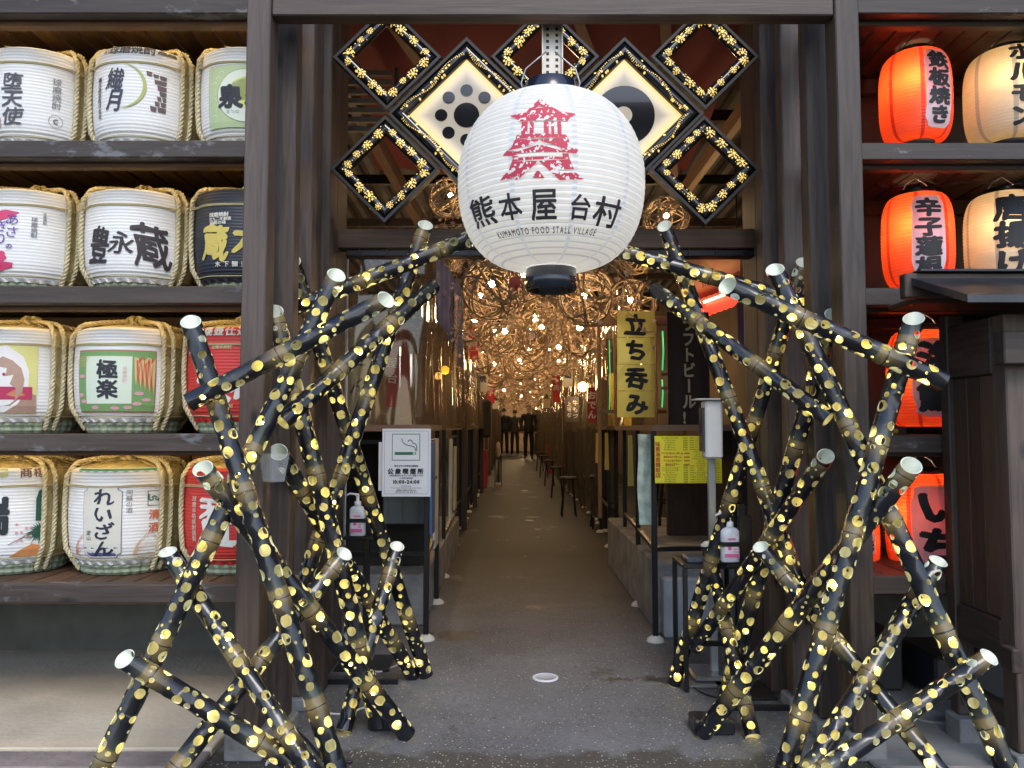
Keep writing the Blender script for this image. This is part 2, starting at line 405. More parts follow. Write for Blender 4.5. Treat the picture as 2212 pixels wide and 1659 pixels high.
# steel trunking under the lower beam
tr = board('cable_trunking', (X(745, 3.44), 3.43, zb-.035), (X(1640, 3.44), 3.50, zb-.004), BLACKM)
tag(tr, 'black steel cable trunking fixed under the lower gate beam', 'trunking')
for i in range(15):
    x = X(745, 3.44)+(X(1640, 3.44)-X(745, 3.44))*(i+.5)/15
    o = board('rib', (x-.004, 3.422, zb-.036), (x+.004, 3.429, zb-.003), BLACKM, None, .001); o.location -= tr.location; o.parent = tr
# side panels behind the stepped posts
for sx, x0, x1 in (('left', -.99, X(722, 3.6)), ('right', X(1640, 3.6), 1.32)):
    t = thing('side_wall', 'dark boarded wall closing the %s side of the entrance behind the stepped posts' % sx, 'wall', ((x0+x1)/2, 3.62, 0))
    nb = 3
    for i in range(nb):
        a = x0+(x1-x0)*i/nb; b_ = x0+(x1-x0)*(i+1)/nb
        o = board('board', (a+.002, 3.60, 0), (b_-.002, 3.63, 3.1), WZ); o.location -= t.location; o.parent = t
    xs = -.795 if sx == 'left' else 1.105
    for k in range(3):
        o = board('return_board', (xs-.012, 3.01+.197*k, 0), (xs+.012, 3.01+.197*(k+1)-.004, 3.1), WZ, None); o.location -= t.location; o.parent = t

# ---- left display shelf
SF, SB = 2.70, 3.36
LZ = [at(300, 303, SF).z, at(300, 618, SF).z, at(300, 937, SF).z, at(300, 1263, SF).z]
def shelf(prefix, x0, x1, levels, backm, label, lipm, slatm, boards=True):
    t = thing('display_shelf', label, 'shelf', ((x0+x1)/2, SF, 0))
    def put(name, lo, hi, m, c=.003):
        o = board(name, lo, hi, m, None, c); o.location -= t.location; o.parent = t; return o
    top = levels[0]+.53
    for i, z in enumerate([at(300, 30, SF).z+.065]+levels):
        put('front_board', (x0, SF, z-.062), (x1, SF+.055, z), WSHELF)
        put('lip', (x0, SF+.057, z-.078), (x1, SF+.10, z-.02), lipm)
        put('back_rail', (x0, SB-.05, z-.085), (x1, SB-.002, z-.022), WRED if boards else lipm)
        xx = x0; k = 0
        while xx < x1-.01:
            put('slat', (xx+.003, SF+.057, z-.018), (min(xx+.088, x1)-.003, SB-.003, z-.001), slatm); xx += .09; k += 1
    if boards:
        xx = x1
        while xx > x0+.01:
            put('back_board', (max(x0, xx-.0785)+.0045, SB, .42), (xx-.0045, SB+.015, top+.3), WBACK); xx -= .0785
        put('back_panel', (x0, SB+.02, .42), (x1, SB+.04, 3.3), DARKM)
    else:
        put('back_panel', (x0, SB, .42), (x1, SB+.03, 3.3), backm)
    put('skirt', (x0, SF+.9, 0), (x1, SF+.95, .42), mat('recess_wall', (.12, .12, .11), .9, cvar=.2))  # grey wall at the back of the recess under the shelf
    s = .05
    return t
LX0, LX1 = -2.6, -.85
ls = shelf('l', LX0, LX1, LZ, None, 'dark timber four-tier shelf left of the gate holding the sake barrels', WLIP, WSLAT)
RX0, RX1 = 1.135, 2.9
RZ = [at(1950, 308, SF).z, at(1950, 622, SF).z, at(1950, 940, SF).z, at(1950, 1245, SF).z]
BACKR = mat('brown_panel', (.045, .040, .036), .65, cvar=.12, cscale=3)
rs = shelf('r', RX0, RX1, RZ, BACKR, 'dark timber tiered shelf right of the gate behind the glowing lanterns', WRED, WRED, False)
# facade wall above the frame and beyond the bays
FW = mat('facade_boarding', (.06, .045, .04), .8, cvar=.3, cscale=4)
for nm, x0, x1, lab in (('facade_wall', -9, LX0-.05, 'plain dark boarded facade wall left of the barrel shelf'), ('facade_wall', RX1+.05, 9, 'plain dark boarded facade wall right of the lantern shelf')):
    tag(board(nm, (x0, 2.72, 0), (x1, 3.4, 4.6), FW), lab, 'wall')
tag(board('upper_wall', (-9, 2.75, ztop+.62), (9, 3.3, 4.9), FW), 'dark boarded wall above the gate and shelves', 'wall')
# warm LED strips tucked under each shelf lip
LED = mat('warm_led', (.8, .6, .3), .5, emit=(1, .70, .28), es=13)
for i, z in enumerate([at(300, 30, SF).z+.065]+LZ[:3]):
    o = board('led_strip', (LX0+.02, SF+.112, z-.034), (LX1-.02, SF+.120, z-.026), LED, None, 0)
    tag(o, 'warm LED strip under the %s shelf board above the barrels' % ('topmost', 'second', 'third', 'lowest lit')[i], 'light strip', 'LED strips under the barrel shelf')
for i, z in enumerate(LZ[:0]): pass

# ================================================================== BARRELS
ROPE = mat('straw_rope', (.60, .53, .34), .8, bump=.6, bscale=160, cvar=.18, cscale=60)
CORD = mat('straw_cord', (.46, .40, .22), .8)
STRAW = mat('straw_matting', (.42, .34, .15), .85, bump=.5, bscale=120, cvar=.25, cscale=30)
GREENB = mat('woven_green_base', (.26, .31, .22), .8, bump=.4, bscale=80, cvar=.2, cscale=20)
WRAPW = mat('white_wrap', (.74, .74, .73), .6, bump=.12, bscale=30, cvar=.04, cscale=6)
WRAPR = mat('red_wrap', (.55, .035, .03), .5, bump=.12, bscale=30)
WRAPK = mat('navy_wrap', (.018, .022, .035), .45)
BH = .375
def brad(z):
    P = [(0, .15), (.03, .158), (.045, .166), (.06, .178), (.075, .187), (.10, .193), (.16, .198), (.22, .200), (.30, .198), (.35, .194), (.368, .188), (.375, .176)]
    for (a, r0), (b, r1) in zip(P, P[1:]):
        if z <= b: return r0+(r1-r0)*(z-a)/(b-a)
    return P[-1][1]
def barrel_meshes():
    n = 72; F0 = -PI/2; half = R(58)
    wrap = MB(); prof = []; z = .052; k = 0
    while z < .364:
        prof += [(brad(z), z), (brad(z)+.0010, z+.0028), (brad(z)+.0013, z+.0058), (brad(z)+.0010, z+.0088)]; z += .0113
    prof.append((.184, .368)); prof.append((.176, .3745))
    wrap.lathe(prof, 44, 0, a0=F0-half, a1=F0+half)
    # folded hem under the wrap: tucked polygon pleats
    m = 9; vs = []
    for k in range(m*4+1):
        a = F0-half+2*half*k/(m*4); ph = (k % 4)/4; rr = .004*math.sin(ph*PI)
        vs += [(math.cos(a)*(brad(.054)+.002+rr), math.sin(a)*(brad(.054)+.002+rr), .052), (math.cos(a)*(.171-rr), math.sin(a)*(.171-rr), .038+.003*abs(math.sin(ph*PI)))]
    wrap.add(vs, [(2*k, 2*k+1, 2*k+3, 2*k+2) for k in range(m*4)], 0, False)
    side = MB(); prof = []; z = .05; k = 0
    while z < .37:
        prof.append((brad(z)-.002+(.0022 if k % 2 else 0), z)); z += .0062; k += 1
    side.lathe(prof, 40, 0, a0=F0+half-.03, a1=F0+2*PI-half+.03)
    lid = MB(); lid.lathe([(.177, .366), (.165, .377), (.12, .388), (.05, .397), (0, .4)], 40)
    for k in range(46):   # loose straws
        a = rnd.uniform(0, 2*PI); r0 = rnd.uniform(.03, .1); r1 = rnd.uniform(.13, .178); a1 = a+rnd.uniform(-.35, .35)
        lid.tube([(r0*math.cos(a), r0*math.sin(a), .399-r0*.03), (.5*(r0+r1)*math.cos((a+a1)/2), .5*(r0+r1)*math.sin((a+a1)/2), .398), (r1*math.cos(a1), r1*math.sin(a1), .381)], .0022, 4, 0, False)
    base = MB(); m = 30; vs = []; rows = [(.150, 0), (.155, .010), (.158, .020), (.161, .03), (.162, .042), (.162, .050)]
    for i, (r, zz) in enumerate(rows):
        for k in range(m*3):
            a = 2*PI*k/(m*3); rr = r-(.006 if k % 3 == 0 else 0)+(.002 if (i % 2) else -.002)
            vs.append((rr*math.cos(a), rr*math.sin(a), zz))
    fs = [(i*m*3+k, i*m*3+(k+1) % (m*3), (i+1)*m*3+(k+1) % (m*3), (i+1)*m*3+k) for i in range(len(rows)-1) for k in range(m*3)]
    base.add(vs, fs, 0, False); base.f.append(tuple(range(m*3))[::-1]); base.m.append(0); base.sm.append(False)
    def rope(a, ph):
        q = MB(); path = []
        for z_, ex in [(.012, .004), (.05, .010), (.09, .012), (.14, .012), (.2, .012), (.26, .012), (.31, .012), (.345, .013)]: path.append((brad(z_)+ex, z_))
        path += [(.193, .368), (.184, .384), (.165, .395), (.12, .404), (.07, .411), (.025, .416)]
        P = [Vector((r*math.cos(a), r*math.sin(a), z_)) for r, z_ in path]
        fine = []
        for i in range(len(P)-1):
            nn = max(2, int((P[i+1]-P[i]).length/.006))
            for k in range(nn): fine.append(P[i].lerp(P[i+1], k/nn))
        fine.append(P[-1]); L = 0
        tang = Vector((-math.sin(a), math.cos(a), 0))
        for s_ in range(3):
            pts = []; L = 0
            for i, p in enumerate(fine):
                t = (fine[min(i+1, len(fine)-1)]-fine[max(i-1, 0)]).normalized(); nn = t.cross(tang)
                if i: L += (p-fine[i-1]).length
                an = L/.046*2*PI+s_*2*PI/3+ph
                pts.append(p+(tang*math.cos(an)+nn*math.sin(an))*.0046)
            q.tube(pts, .0050, 6, 0)
        return q
    knot = MB()
    for k in range(5):
        a = k*2*PI/5; c = Vector((.018*math.cos(a), .018*math.sin(a), .416)); ax = Vector((math.cos(a+.9), math.sin(a+.9), .6)).normalized(); u = ax.orthogonal().normalized(); v = ax.cross(u)
        knot.tube([c+(u*math.cos(t)+v*math.sin(t))*.019 for t in [2*PI*j/12 for j in range(12)]], .0075, 6, 0, closed=True)
    cords = []
    for zc, rc in ((.310, .0022), (.3145, .002), (.060, .0018)):
        pts = []; cq = MB(); cords.append(cq)
        for k in range(48):
            a = 2*PI*k/48; da = min(abs((a-(F0+s_)+PI) % (2*PI)-PI) for s_ in (R(54), -R(54), R(64), -R(64), PI-.9, PI+.9)); ex = .016*max(0, 1-da/.12)
            pts.append(((brad(zc)+.0035+ex)*math.cos(a), (brad(zc)+.0035+ex)*math.sin(a), zc+.0015*math.sin(5*a)))
        cq.tube(pts, rc, 5, 0, closed=True)
    M = dict(wrap=wrap, side=side, lid=lid, base=base, knot=knot); M['cords'] = cords
    ropes = [rope(F0+R(54), 0), rope(F0-R(54), 1), rope(F0+R(64), 2), rope(F0+PI-.9, .5), rope(F0+PI+.9, .9)]
    return M, ropes
BM, BR = barrel_meshes()
proto = thing('sake_barrel', 'x', 'barrel', (0, 0, 0), group='sake barrels on the left shelf')
for nm, key, m in (('wrapping', 'wrap', WRAPW), ('straw_side', 'side', STRAW), ('straw_lid', 'lid', STRAW), ('woven_base', 'base', GREENB), ('rope_knot', 'knot', ROPE)):
    o = BM[key].build(nm, m, proto)
    if nm == 'wrapping': o.material_slots[0].link = 'OBJECT'; o.material_slots[0].material = WRAPW
for q in BR: q.build('rope', ROPE, proto)
for q in BM['cords']: q.build('cord', CORD, proto)
PK = kids(proto)
def bfn(u, v):
    z = max(.055, min(.373, .2+(v-.2)*1.10)); a = -PI/2+max(-1.0, min(1.0, u*1.2/.2)); r = brad(z)+.0036
    return Vector((r*math.cos(a), r*math.sin(a), z))
def shift(t, fl):
    sh = (.072 if t.location.z < 1.3 else .058 if t.location.z < 1.8 else .046) if t.location.x < -1.7 else (.030 if t.location.x < -1.25 else .017); fl.v = [(x+sh, y, l_) for x, y, l_ in fl.v]
def print_on(t, fl, *cols):
    shift(t, fl)
    ms = [ink('c%02d%02d%02d' % tuple(int(c*99) for c in k), k) for k in cols]
    o = fl.build('printed_label', ms, bfn, t, cut=.022); return o
BK = (.025, .025, .035)
PXM = .00173   # metres per photo pixel on a barrel's front
def P(*pts): return [((x)*PXM, (y)*PXM) for x, y in pts]
bars = {}
rows = [(0, LZ[0], (80, 312, 538)), (1, LZ[1], (72, 302, 534)), (2, LZ[2], (63, 291, 527)), (3, LZ[3], (55, 288, 525))]
LAB = [['white barrel with grey brush characters, leftmost on the top shelf', 'white barrel printed with a thin green crescent moon on the top shelf', 'barrel with a pale green label showing one black character, top shelf beside the gate post'],
       ['white barrel with pink swirl and violet kana on the second shelf', 'white barrel with three large black brush characters across its front', 'black barrel with gold brush characters on the second shelf by the post'],
       ['white barrel with a yellow and brown wave picture on the third shelf', 'white barrel with a framed green picture and two black characters', 'red barrel with a white brush character on the third shelf behind bamboo'],
       ['white barrel with a dark green pine decoration on the lowest shelf', 'white barrel with a rounded beige kana panel and golden rice ears', 'red barrel with white character on the lowest shelf behind bamboo poles']]
first = True
for r_, z, cs in rows:
    for c_, px in enumerate(cs):
        loc = (at(px, 830, 3.02).x, 3.02, z+.001); rot = (0, 0, R(rnd.uniform(-4, 4)))
        if first: t = proto; t.location = loc; t.rotation_euler = rot; first = False; t['label'] = LAB[0][0]; ch = PK
        else:
            t = dup(proto, loc, rot, LAB[r_][c_], chmap=PK); ch = kids(t)
        bars[(r_, c_)] = t; t.scale = (1.05, 1.05, 1.10 if r_ == 0 else 1.05)
        if r_ >= 2 and c_ == 2 or (r_, c_) == (1, 2):
            for k in ch:
                if k.name.startswith('wrapping'): k.material_slots[0].material = WRAPK if r_ == 1 else WRAPR
# lettering; u, v in metres on the unrolled front, v from the shelf up
f = Flat(); f.text('堕天使', -.058, .185, .062, 0, .012, True, sx=1.05, sy=.92, gap=.95, shear=.12, warp=.05)
f.text('球磨焼酎', .060, .215, .025, 1, .005, True); f.ring(.060, .128, .018, .0195, mi=1, n=20); f.text('C', .060, .128, .02, 0, .03)
f.text('球磨', -.115, .24, .016, 1, .0, True); f.rect(-.125, .10, -.096, .128, 2)
print_on(bars[0, 0], f, (.09, .09, .11), (.25, .24, .25), (.6, .25, .3))
f = Flat(); f.text('▲▲', -.098, .344, .02, 0, .0); f.text('球磨焼酎', -.018, .344, .031, 1, .02, sx=1.15); 
for x in (.072, .100): f.poly([(x+.015*math.cos(a), .337+.016*math.sin(a)) for a in [PI*k/10 for k in range(11)]], 1)
f.text('繊月', -.062, .215, .072, 2, .012, True, shear=.2, warp=.06, gap=.9, sx=.8)
for k in range(26):
    a, b_ = R(-100+190*k/26), R(-100+190*(k+1)/26); wa, wb = .010*math.sin(PI*k/26), .010*math.sin(PI*(k+1)/26)
    f.poly([(-.04+.07*math.cos(a), .225+.07*math.sin(a)), (-.04+(.07-wa)*math.cos(a), .225+(.07-wa)*math.sin(a)), (-.04+(.07-wb)*math.cos(b_), .225+(.07-wb)*math.sin(b_)), (-.04+.07*math.cos(b_), .225+.07*math.sin(b_))], 3)
f.text('繊月酒造株式会社', -.122, .195, .0165, 1, .015, True)
for (x0, y0, x1, y1) in ((.028, .262, .044, .276), (.046, .258, .062, .27), (.064, .255, .084, .268), (.050, .238, .084, .252), (.058, .22, .084, .235), (.064, .203, .084, .217), (.058, .187, .07, .2), (.072, .187, .084, .2), (.052, .17, .066, .184), (.068, .17, .084, .184), (.04, .152, .058, .167), (.06, .152, .084, .167)):
    f.poly([(x0+.002, y0), (x1-.001, y0-.001), (x1, y1-.002), (x0, y1)], 4)
print_on(bars[0, 1], f, (.3, .25, .2), (.10, .09, .09), (.05, .055, .08), (.38, .42, .12), (.12, .075, .075))
f = Flat(); f.frame(-.118, .092, .118, .292, .0015, 3); f.rect(-.114, .096, .114, .288, 0)
print_on(bars[0, 2], f, (.45, .55, .30), (.45, .55, .3), (.45, .55, .3), (.2, .3, .12))
f2 = Flat(); f2.circ(-.0, .195, .082, 0, 36); f2.ring(0, .195, .082, .0835, mi=1); f2.circ(.005, .205, .05, 3, 30); 
for k in range(9): f2.ring(-.095+.012*(k % 3), .13+.017*k, .006, .008, 0, PI, 0, 8)
def bfn2(u, v): p = bfn(u, v); q = Vector((p.x, p.y, 0)).normalized()*.0008; return p+q
def bfn3(u, v): p = bfn(u, v); q = Vector((p.x, p.y, 0)).normalized()*.0016; return p+q
def over(t, fl, cols, fn=None):
    shift(t, fl)
    fl.build('printed_label', [ink('c%02d%02d%02d' % tuple(int(c*99) for c in k), k) for k in cols], fn or bfn2, t, cut=.022)
over(bars[0, 2], f2, ((.68, .74, .62), (.15, .2, .1), (.1, .1, .1), (.62, .7, .25)))
f = Flat(); f.text('泉', -.042, .19, .075, 0, .045, warp=.04); f.text('まつの', -.035, .143, .014, 1, 0); f.text('泉', .04, .20, .08, 0, .045)
over(bars[0, 2], f, (BK, (.3, .35, .4)), bfn3)
# row 2
f = Flat()
for (x, y, rx, ry, m_) in ((-.075, .265, .045, .014, 0), (-.115, .25, .02, .022, 1), (-.12, .15, .018, .05, 1), (-.095, .13, .035, .018, 0), (-.085, .10, .045, .014, 2), (-.12, .19, .015, .03, 0), (-.1, .115, .03, .013, 2)):
    f.poly([(x+rx*(1+.12*math.sin(5*a+x*90))*math.cos(a), y+ry*(1+.15*math.sin(4*a+y*80))*math.sin(a)+.15*rx*math.cos(a)) for a in [2*PI*k/26 for k in range(26)]], m_)
print_on(bars[1, 0], f, (.62, .06, .16), (.62, .60, .2), (.58, .04, .14))
f = Flat(); f.text('あさ', -.045, .232, .04, 0, .0, True, warp=.05, shear=.2); f.text('ぎり', -.075, .21, .04, 0, .0, True, warp=.05); f.text('の', -.052, .165, .02, 0)
f.text('球磨焼酎', .012, .23, .017, 1, .01, True); f.text('本格焼酎', .038, .262, .010, 1, .01, True); f.text('球磨酒造', -.11, .092, .012, 1, .01)
over(bars[1, 0], f, ((.13, .06, .35), (.2, .2, .22)))
f = Flat(); f.text('豊', -.098, .17, .098, 0, .018, warp=.07, shear=.25, sy=1.25, sx=.8); f.text('永', -.026, .175, .075, 0, .012, warp=.06, shear=.2, sx=1.05); f.text('蔵', .058, .172, .115, 0, .018, warp=.07, shear=-.15, sy=1.25, sx=.95)
f.text('永', .03, .165, .001, 0)
print_on(bars[1, 1], f, (.035, .025, .03))
f = Flat(); f.text('球磨焼酎', -.052, .268, .016, 1, .03); f.text('文九二年創業', -.048, .254, .012, 1, .03); f.text('伝統の味', -.054, .242, .0135, 1, .03)
f.text('蔵', -.062, .18, .105, 0, .035, warp=.1, shear=.12, sy=1.1, sx=.85); f.text('六', .045, .19, .1, 0, .05, warp=.1, shear=.1); f.text('木下醸造', -.01, .108, .0185, 1, .025, gap=1.45)
print_on(bars[1, 2], f, (.62, .50, .12), (.7, .68, .6))
# row 3
f = Flat(); f.rect(-.062, .082, .048, .298, 1)
print_on(bars[2, 0], f, (.62, .6, .62), (.62, .60, .22))
f = Flat(); f.poly([(-.062, .29), (-.03, .298), (.012, .262), (.028, .215), (.026, .16), (.0, .11), (-.035, .085), (-.061, .083)], 0)
f.poly([(-.061, .10), (-.02, .11), (.02, .15), (.046, .14), (.047, .083), (-.03, .083), (-.061, .083)], 1)
over(bars[2, 0], f, ((.72, .70, .68), (.36, .23, .17)))
f = Flat(); f.poly([(-.060, .248), (-.04, .262), (-.015, .25), (.008, .225), (.016, .19), (.012, .15), (-.006, .12), (-.004, .16), (-.02, .175), (-.01, .205), (-.03, .2), (-.028, .225), (-.05, .23)], 0)
f.rect(-.048, .125, .036, .166, 1); f.poly([(-.03, .14), (-.005, .158), (.02, .14), (-.005, .133)], 2); f.circ(-.035, .205, .005, 1, 10)
f.text('銀の露', -.105, .19, .078, 3, .012, True, warp=.06, shear=.15, gap=.95)
over(bars[2, 0], f, ((.40, .26, .20), (.42, .03, .09), (.5, .2, .1), (.045, .05, .08)), bfn3)
f = Flat(); f.rect(-.125, .085, .110, .283, 0); print_on(bars[2, 1], f, (.42, .06, .05))
f = Flat(); f.rect(-.1225, .0875, .1075, .2805, 0); over(bars[2, 1], f, ((.16, .32, .11),))
f = Flat(); f.rect(-.088, .113, .044, .262, 0); f.frame(-.0895, .1115, .0455, .2635, .0015, 3)
for (x, y) in ((-.1, .12), (-.06, .1), (.0, .098), (.06, .112), (.085, .125), (.035, .1), (-.105, .2), (.065, .145), (-.112, .14)): f.circ(x, y, .013, 1, 12, .006)
for k in range(9):
    x = .05+.05*k/9; f.poly([(x, .262-.012*(k % 3)), (x+.012, .258), (x+.006+.004*k/9, .17-.004*k), (x+.002, .2)], 2 if k % 2 else 4)
for k in range(6): f.ring(-.10, .22, .012+.006*k, .014+.006*k, R(60), R(150), 4, 8)
f.text('球磨焼酎', .026, .205, .013, 1, .0, True)
over(bars[2, 1], f, ((.60, .68, .56), (.62, .32, .36), (.50, .07, .04), (.5, .52, .42), (.52, .45, .2)), bfn3)
f = Flat(); f.text('極楽', -.022, .19, .062, 0, .03, True, warp=.03)
over(bars[2, 1], f, (BK,), lambda u, v: bfn(u, v)+Vector((bfn(u, v).x, bfn(u, v).y, 0)).normalized()*.0024)
f = Flat(); f.text('甕壺仕込', -.012, .345, .032, 0, .03, gap=1.1); f.text('全麹米焼酎', -.02, .292, .012, 1, .01); f.text('大', -.045, .17, .11, 0, .05, warp=.1); f.text('石', .05, .17, .10, 0, .04, warp=.1); f.text('球磨焼酎', -.01, .105, .013, 1, .01)
print_on(bars[2, 2], f, (.72, .70, .66), (.68, .6, .3))
# row 4
f = Flat()
for k in range(5): f.circ(-.02-.0245*k, .345, .015, 0, 20)
f.text('商標', .058, .345, .034, 1, .02, gap=1.05); f.poly([(.0, .078), (.128, .078), (.098, .105), (.06, .118), (.03, .100)], 2); f.text('ズイヨウ', -.085, .115, .028, 3, .02)
f.text('瑞', -.052, .213, .115, 4, .035, sy=1.1, sx=.95); f.text('鷹', -.155, .213, .10, 4, .04)
print_on(bars[3, 0], f, (.46, .44, .20), (.16, .08, .04), (.62, .26, .09), (.55, .04, .04), (.015, .018, .028))
f = Flat(); f.text('謹醸', -.062, .345, .024, 0, .01, gap=1.5)
f.poly([(.066, .19), (.102, .188), (.100, .268), (.084, .262), (.083, .292), (.073, .286), (.066, .26)], 1)
for k in range(22):
    a = R(200+145*k/21); cx, cy_ = .084, .165; L = .05+.01*math.sin(k*2.3); f.poly([(cx+.01*math.cos(a+.5), cy_+.01*math.sin(a+.5)), (cx+L*math.cos(a), cy_+L*math.sin(a)*.9), (cx+.01*math.cos(a-.5), cy_+.01*math.sin(a-.5))], 1)
for k in range(12):
    a = R(20+140*k/11); f.poly([(.084+.008*math.cos(a+.6), .155+.008*math.sin(a+.6)), (.084+.035*math.cos(a), .155+.035*math.sin(a)), (.084+.008*math.cos(a-.6), .155+.008*math.sin(a-.6))], 1)
for k in range(9): f.circ(.02+.012*(k % 4), .13+.013*(k//2), .004, 2, 7)
f.poly([(0, .118), (.05, .145), (.1, .172), (.1, .175), (.05, .149), (.0, .12)], 0)
over(bars[3, 0], f, ((.12, .08, .05), (.012, .085, .05), (.6, .3, .32)))
f = Flat(); hh = [(-.128+.256*k/40, .352-.005*abs(math.sin(k*.7))) for k in range(41)]
for a, b_ in zip(hh, hh[1:]): f.poly([a, b_, (b_[0], .3725), (a[0], .3725)], 0)
def panel(fl, x0, y0, x1, y1, r, mi): fl.poly([(x0+r, y0), (x1-r, y0), (x1-r*.7, y0+r*.7), (x1, y0+r), (x1, y1-r), (x1-r*.7, y1-r*.7), (x1-r, y1), (x0+r, y1), (x0+r*.7, y1-r*.7), (x0, y1-r), (x0, y0+r), (x0+r*.7, y0+r*.7)], mi)
panel(f, -.088, .078, .024, .302, .014, 1)
for sx, cx in ((1, -.128), (1, .055), (-1, .142)):
    for k in range(13):
        a0 = R(80-8*k); L = .06+.045*math.sin(k*.9)**2; x, y = cx, .085; pts = [];
        for j in range(7): pts.append((x, y)); x += sx*L/6*math.cos(a0-j*.18); y += L/6*math.sin(a0-j*.18)*1.3
        for p_, q_ in zip(pts, pts[1:]): f.poly([p_, q_, (q_[0]+.0016, q_[1]), (p_[0]+.0016, p_[1])], 2 if cx > -.1 else 3)
f.frame(.090, .238, .134, .286, .002, 4); f.text('阿蘇の酒', .042, .255, .0185, 5, .0, True); f.text('清酒', .110, .190, .033, 3, .02, True, gap=1.25)
for k in range(3): f.ring(.1+.009*k, .262, .0045, .0082, 0 if k == 1 else PI, PI if k == 1 else 2*PI, 4, 8)
f.rect(.0918, .262, .0955, .276, 4); f.rect(.1185, .248+.003, .1222, .262, 4)
print_on(bars[3, 1], f, (.02, .20, .10), (.06, .08, .22), (.62, .42, .2), (.6, .16, .06), (.02, .14, .06), (.15, .15, .16))
f = Flat(); panel(f, -.0865, .0795, .0225, .3005, .014, 0); over(bars[3, 1], f, ((.62, .60, .52),))
f = Flat(); f.text('れいざん', -.026, .19, .054, 0, .022, True, warp=.07, shear=.12, gap=.98, sx=1.1); f.text('霊山', -.068, .15, .016, 0, 0, True, shear=.2)
over(bars[3, 1], f, ((.02, .025, .05),), bfn3)
f = Flat(); f.text('球磨本格焼酎謹製', -.112, .2, .018, 1, .01, True); f.text('天', .0-.055, .235, .07, 0, .05, warp=.1); f.text('虹', .0-.03, .165, .105, 0, .05, warp=.1, shear=.1); f.circ(.02, .33, .03, 1, 20); f.text('井', .08, .2, .1, 0, .05)
print_on(bars[3, 2], f, (.72, .70, .66), (.62, .5, .42))

# ================================================================== LANTERNS
def paper(name, col, tl=.5, seam=None, tcol=None):
    m = bpy.data.materials.new(name); m.use_nodes = True; n = m.node_tree.nodes; l = m.node_tree.links
    n.remove(n['Principled BSDF']); out = n['Material Output']
    a = n.new('ShaderNodeBsdfDiffuse'); b = n.new('ShaderNodeBsdfTranslucent'); g_ = n.new('ShaderNodeBsdfGlossy'); g_.inputs['Roughness'].default_value = .35
    x = n.new('ShaderNodeMixShader'); x.inputs[0].default_value = tl; y = n.new('ShaderNodeMixShader'); y.inputs[0].default_value = .035
    tc = n.new('ShaderNodeTexCoord'); nz = n.new('ShaderNodeTexNoise'); nz.inputs['Scale'].default_value = 25; nz.inputs['Detail'].default_value = 6
    l.new(tc.outputs['Object'], nz.inputs['Vector'])
    cr = n.new('ShaderNodeMapRange'); cr.inputs[3].default_value = .9; cr.inputs[4].default_value = 1.08; l.new(nz.outputs[0], cr.inputs[0])
    for q, c in ((a, col), (b, tcol or col)):
        h = n.new('ShaderNodeHueSaturation'); h.inputs['Color'].default_value = (*c, 1); l.new(cr.outputs[0], h.inputs['Value']); l.new(h.outputs[0], q.inputs[0])
    l.new(a.outputs[0], x.inputs[1]); l.new(b.outputs[0], x.inputs[2]); l.new(x.outputs[0], y.inputs[1]); l.new(g_.outputs[0], y.inputs[2]); l.new(y.outputs[0], out.inputs[0])
    MATS[name] = m; return m
PW = paper('white_lantern_paper', (.70, .70, .69), .38); PSEAM = paper('lantern_seam_paper', (.58, .61, .66), .3)
PRIB = paper('lantern_rib_paper', (.48, .50, .54), .3)
PR = paper('red_lantern_paper', (.74, .12, .06), .5, tcol=(.9, .11, .025)); PRS = paper('red_seam', (.55, .03, .015), .4)
PC = paper('cream_lantern_paper', (.80, .74, .64), .5, tcol=(.9, .72, .45)); PCS = paper('cream_seam', (.52, .47, .42), .4)
def lamp(name, parent, loc, power, col, r=.03):
    L = bpy.data.lights.new(name, 'POINT'); L.energy = power; L.color = col; L.shadow_soft_size = r
    o = bpy.data.objects.new(name, L); COL.objects.link(o); o.location = loc
    if parent: o.parent = parent
    return o
def lantern_body(R0, H, rc, ribs, mats, seams, amp, p=2.3, n=64):
    """R0 widest radius, H height, rc cap radius. returns MB and radius fn of z (0..H)"""
    def rad(z):
        t = abs(2*z/H-1); pp = p+(.28 if (z < H/2 and n > 100) else 0); return rc+(R0-rc)*(max(0, 1-t**pp))**(1/pp)
    b = MB(); prof = []; N = ribs*4
    for i in range(N+1):
        t = i/N; z = H*(.5-.5*math.cos(PI*t))*.25+H*t*.75
        prof.append((rad(z)+amp*(-1, .45, .9, .45)[i % 4], z))
    b.lathe(prof, n, 0)
    # seams: material on some columns
    for i in range(len(prof)-1):
        for k in range(n):
            if k in seams: b.m[i*n+k] = 1
    return b, rad
# big white lantern
lc = at(1190, 394, 2.55); LR = .312; LH = .575
t = thing('giant_lantern', 'huge round white paper lantern with red tower emblem hanging in the gateway', 'lantern', (lc.x, 2.55, lc.z-LH/2-.005))
b, rad = lantern_body(LR, LH, .086, 34, None, {0, 1}, .0019, 2.02, 120)
n = 120
for i in range(136):
    for k in range(n): b.m[i*n+k] = 1 if (k+3) % 12 == 0 else (2 if i % 4 == 3 else 0)
b.build('paper_shade', [PW, PSEAM, PRIB], t)
c = MB(); c.lathe([(.070, -.005), (.084, -.005), (.085, -.075), (.078, -.078), (.072, -.074), (.070, -.005)], 40); c.lathe([(0, -.02), (.075, -.02)], 40)
c.build('bottom_cap', mat('navy_gloss', (.012, .016, .03), .22, coat=.5), t)
c = MB(); c.lathe([(.086, -.002), (.087, .055), (.080, .058), (.076, .054), (.076, 0)], 40); c.build('top_cap', MATS['navy_gloss'], t, (0, 0, LH))
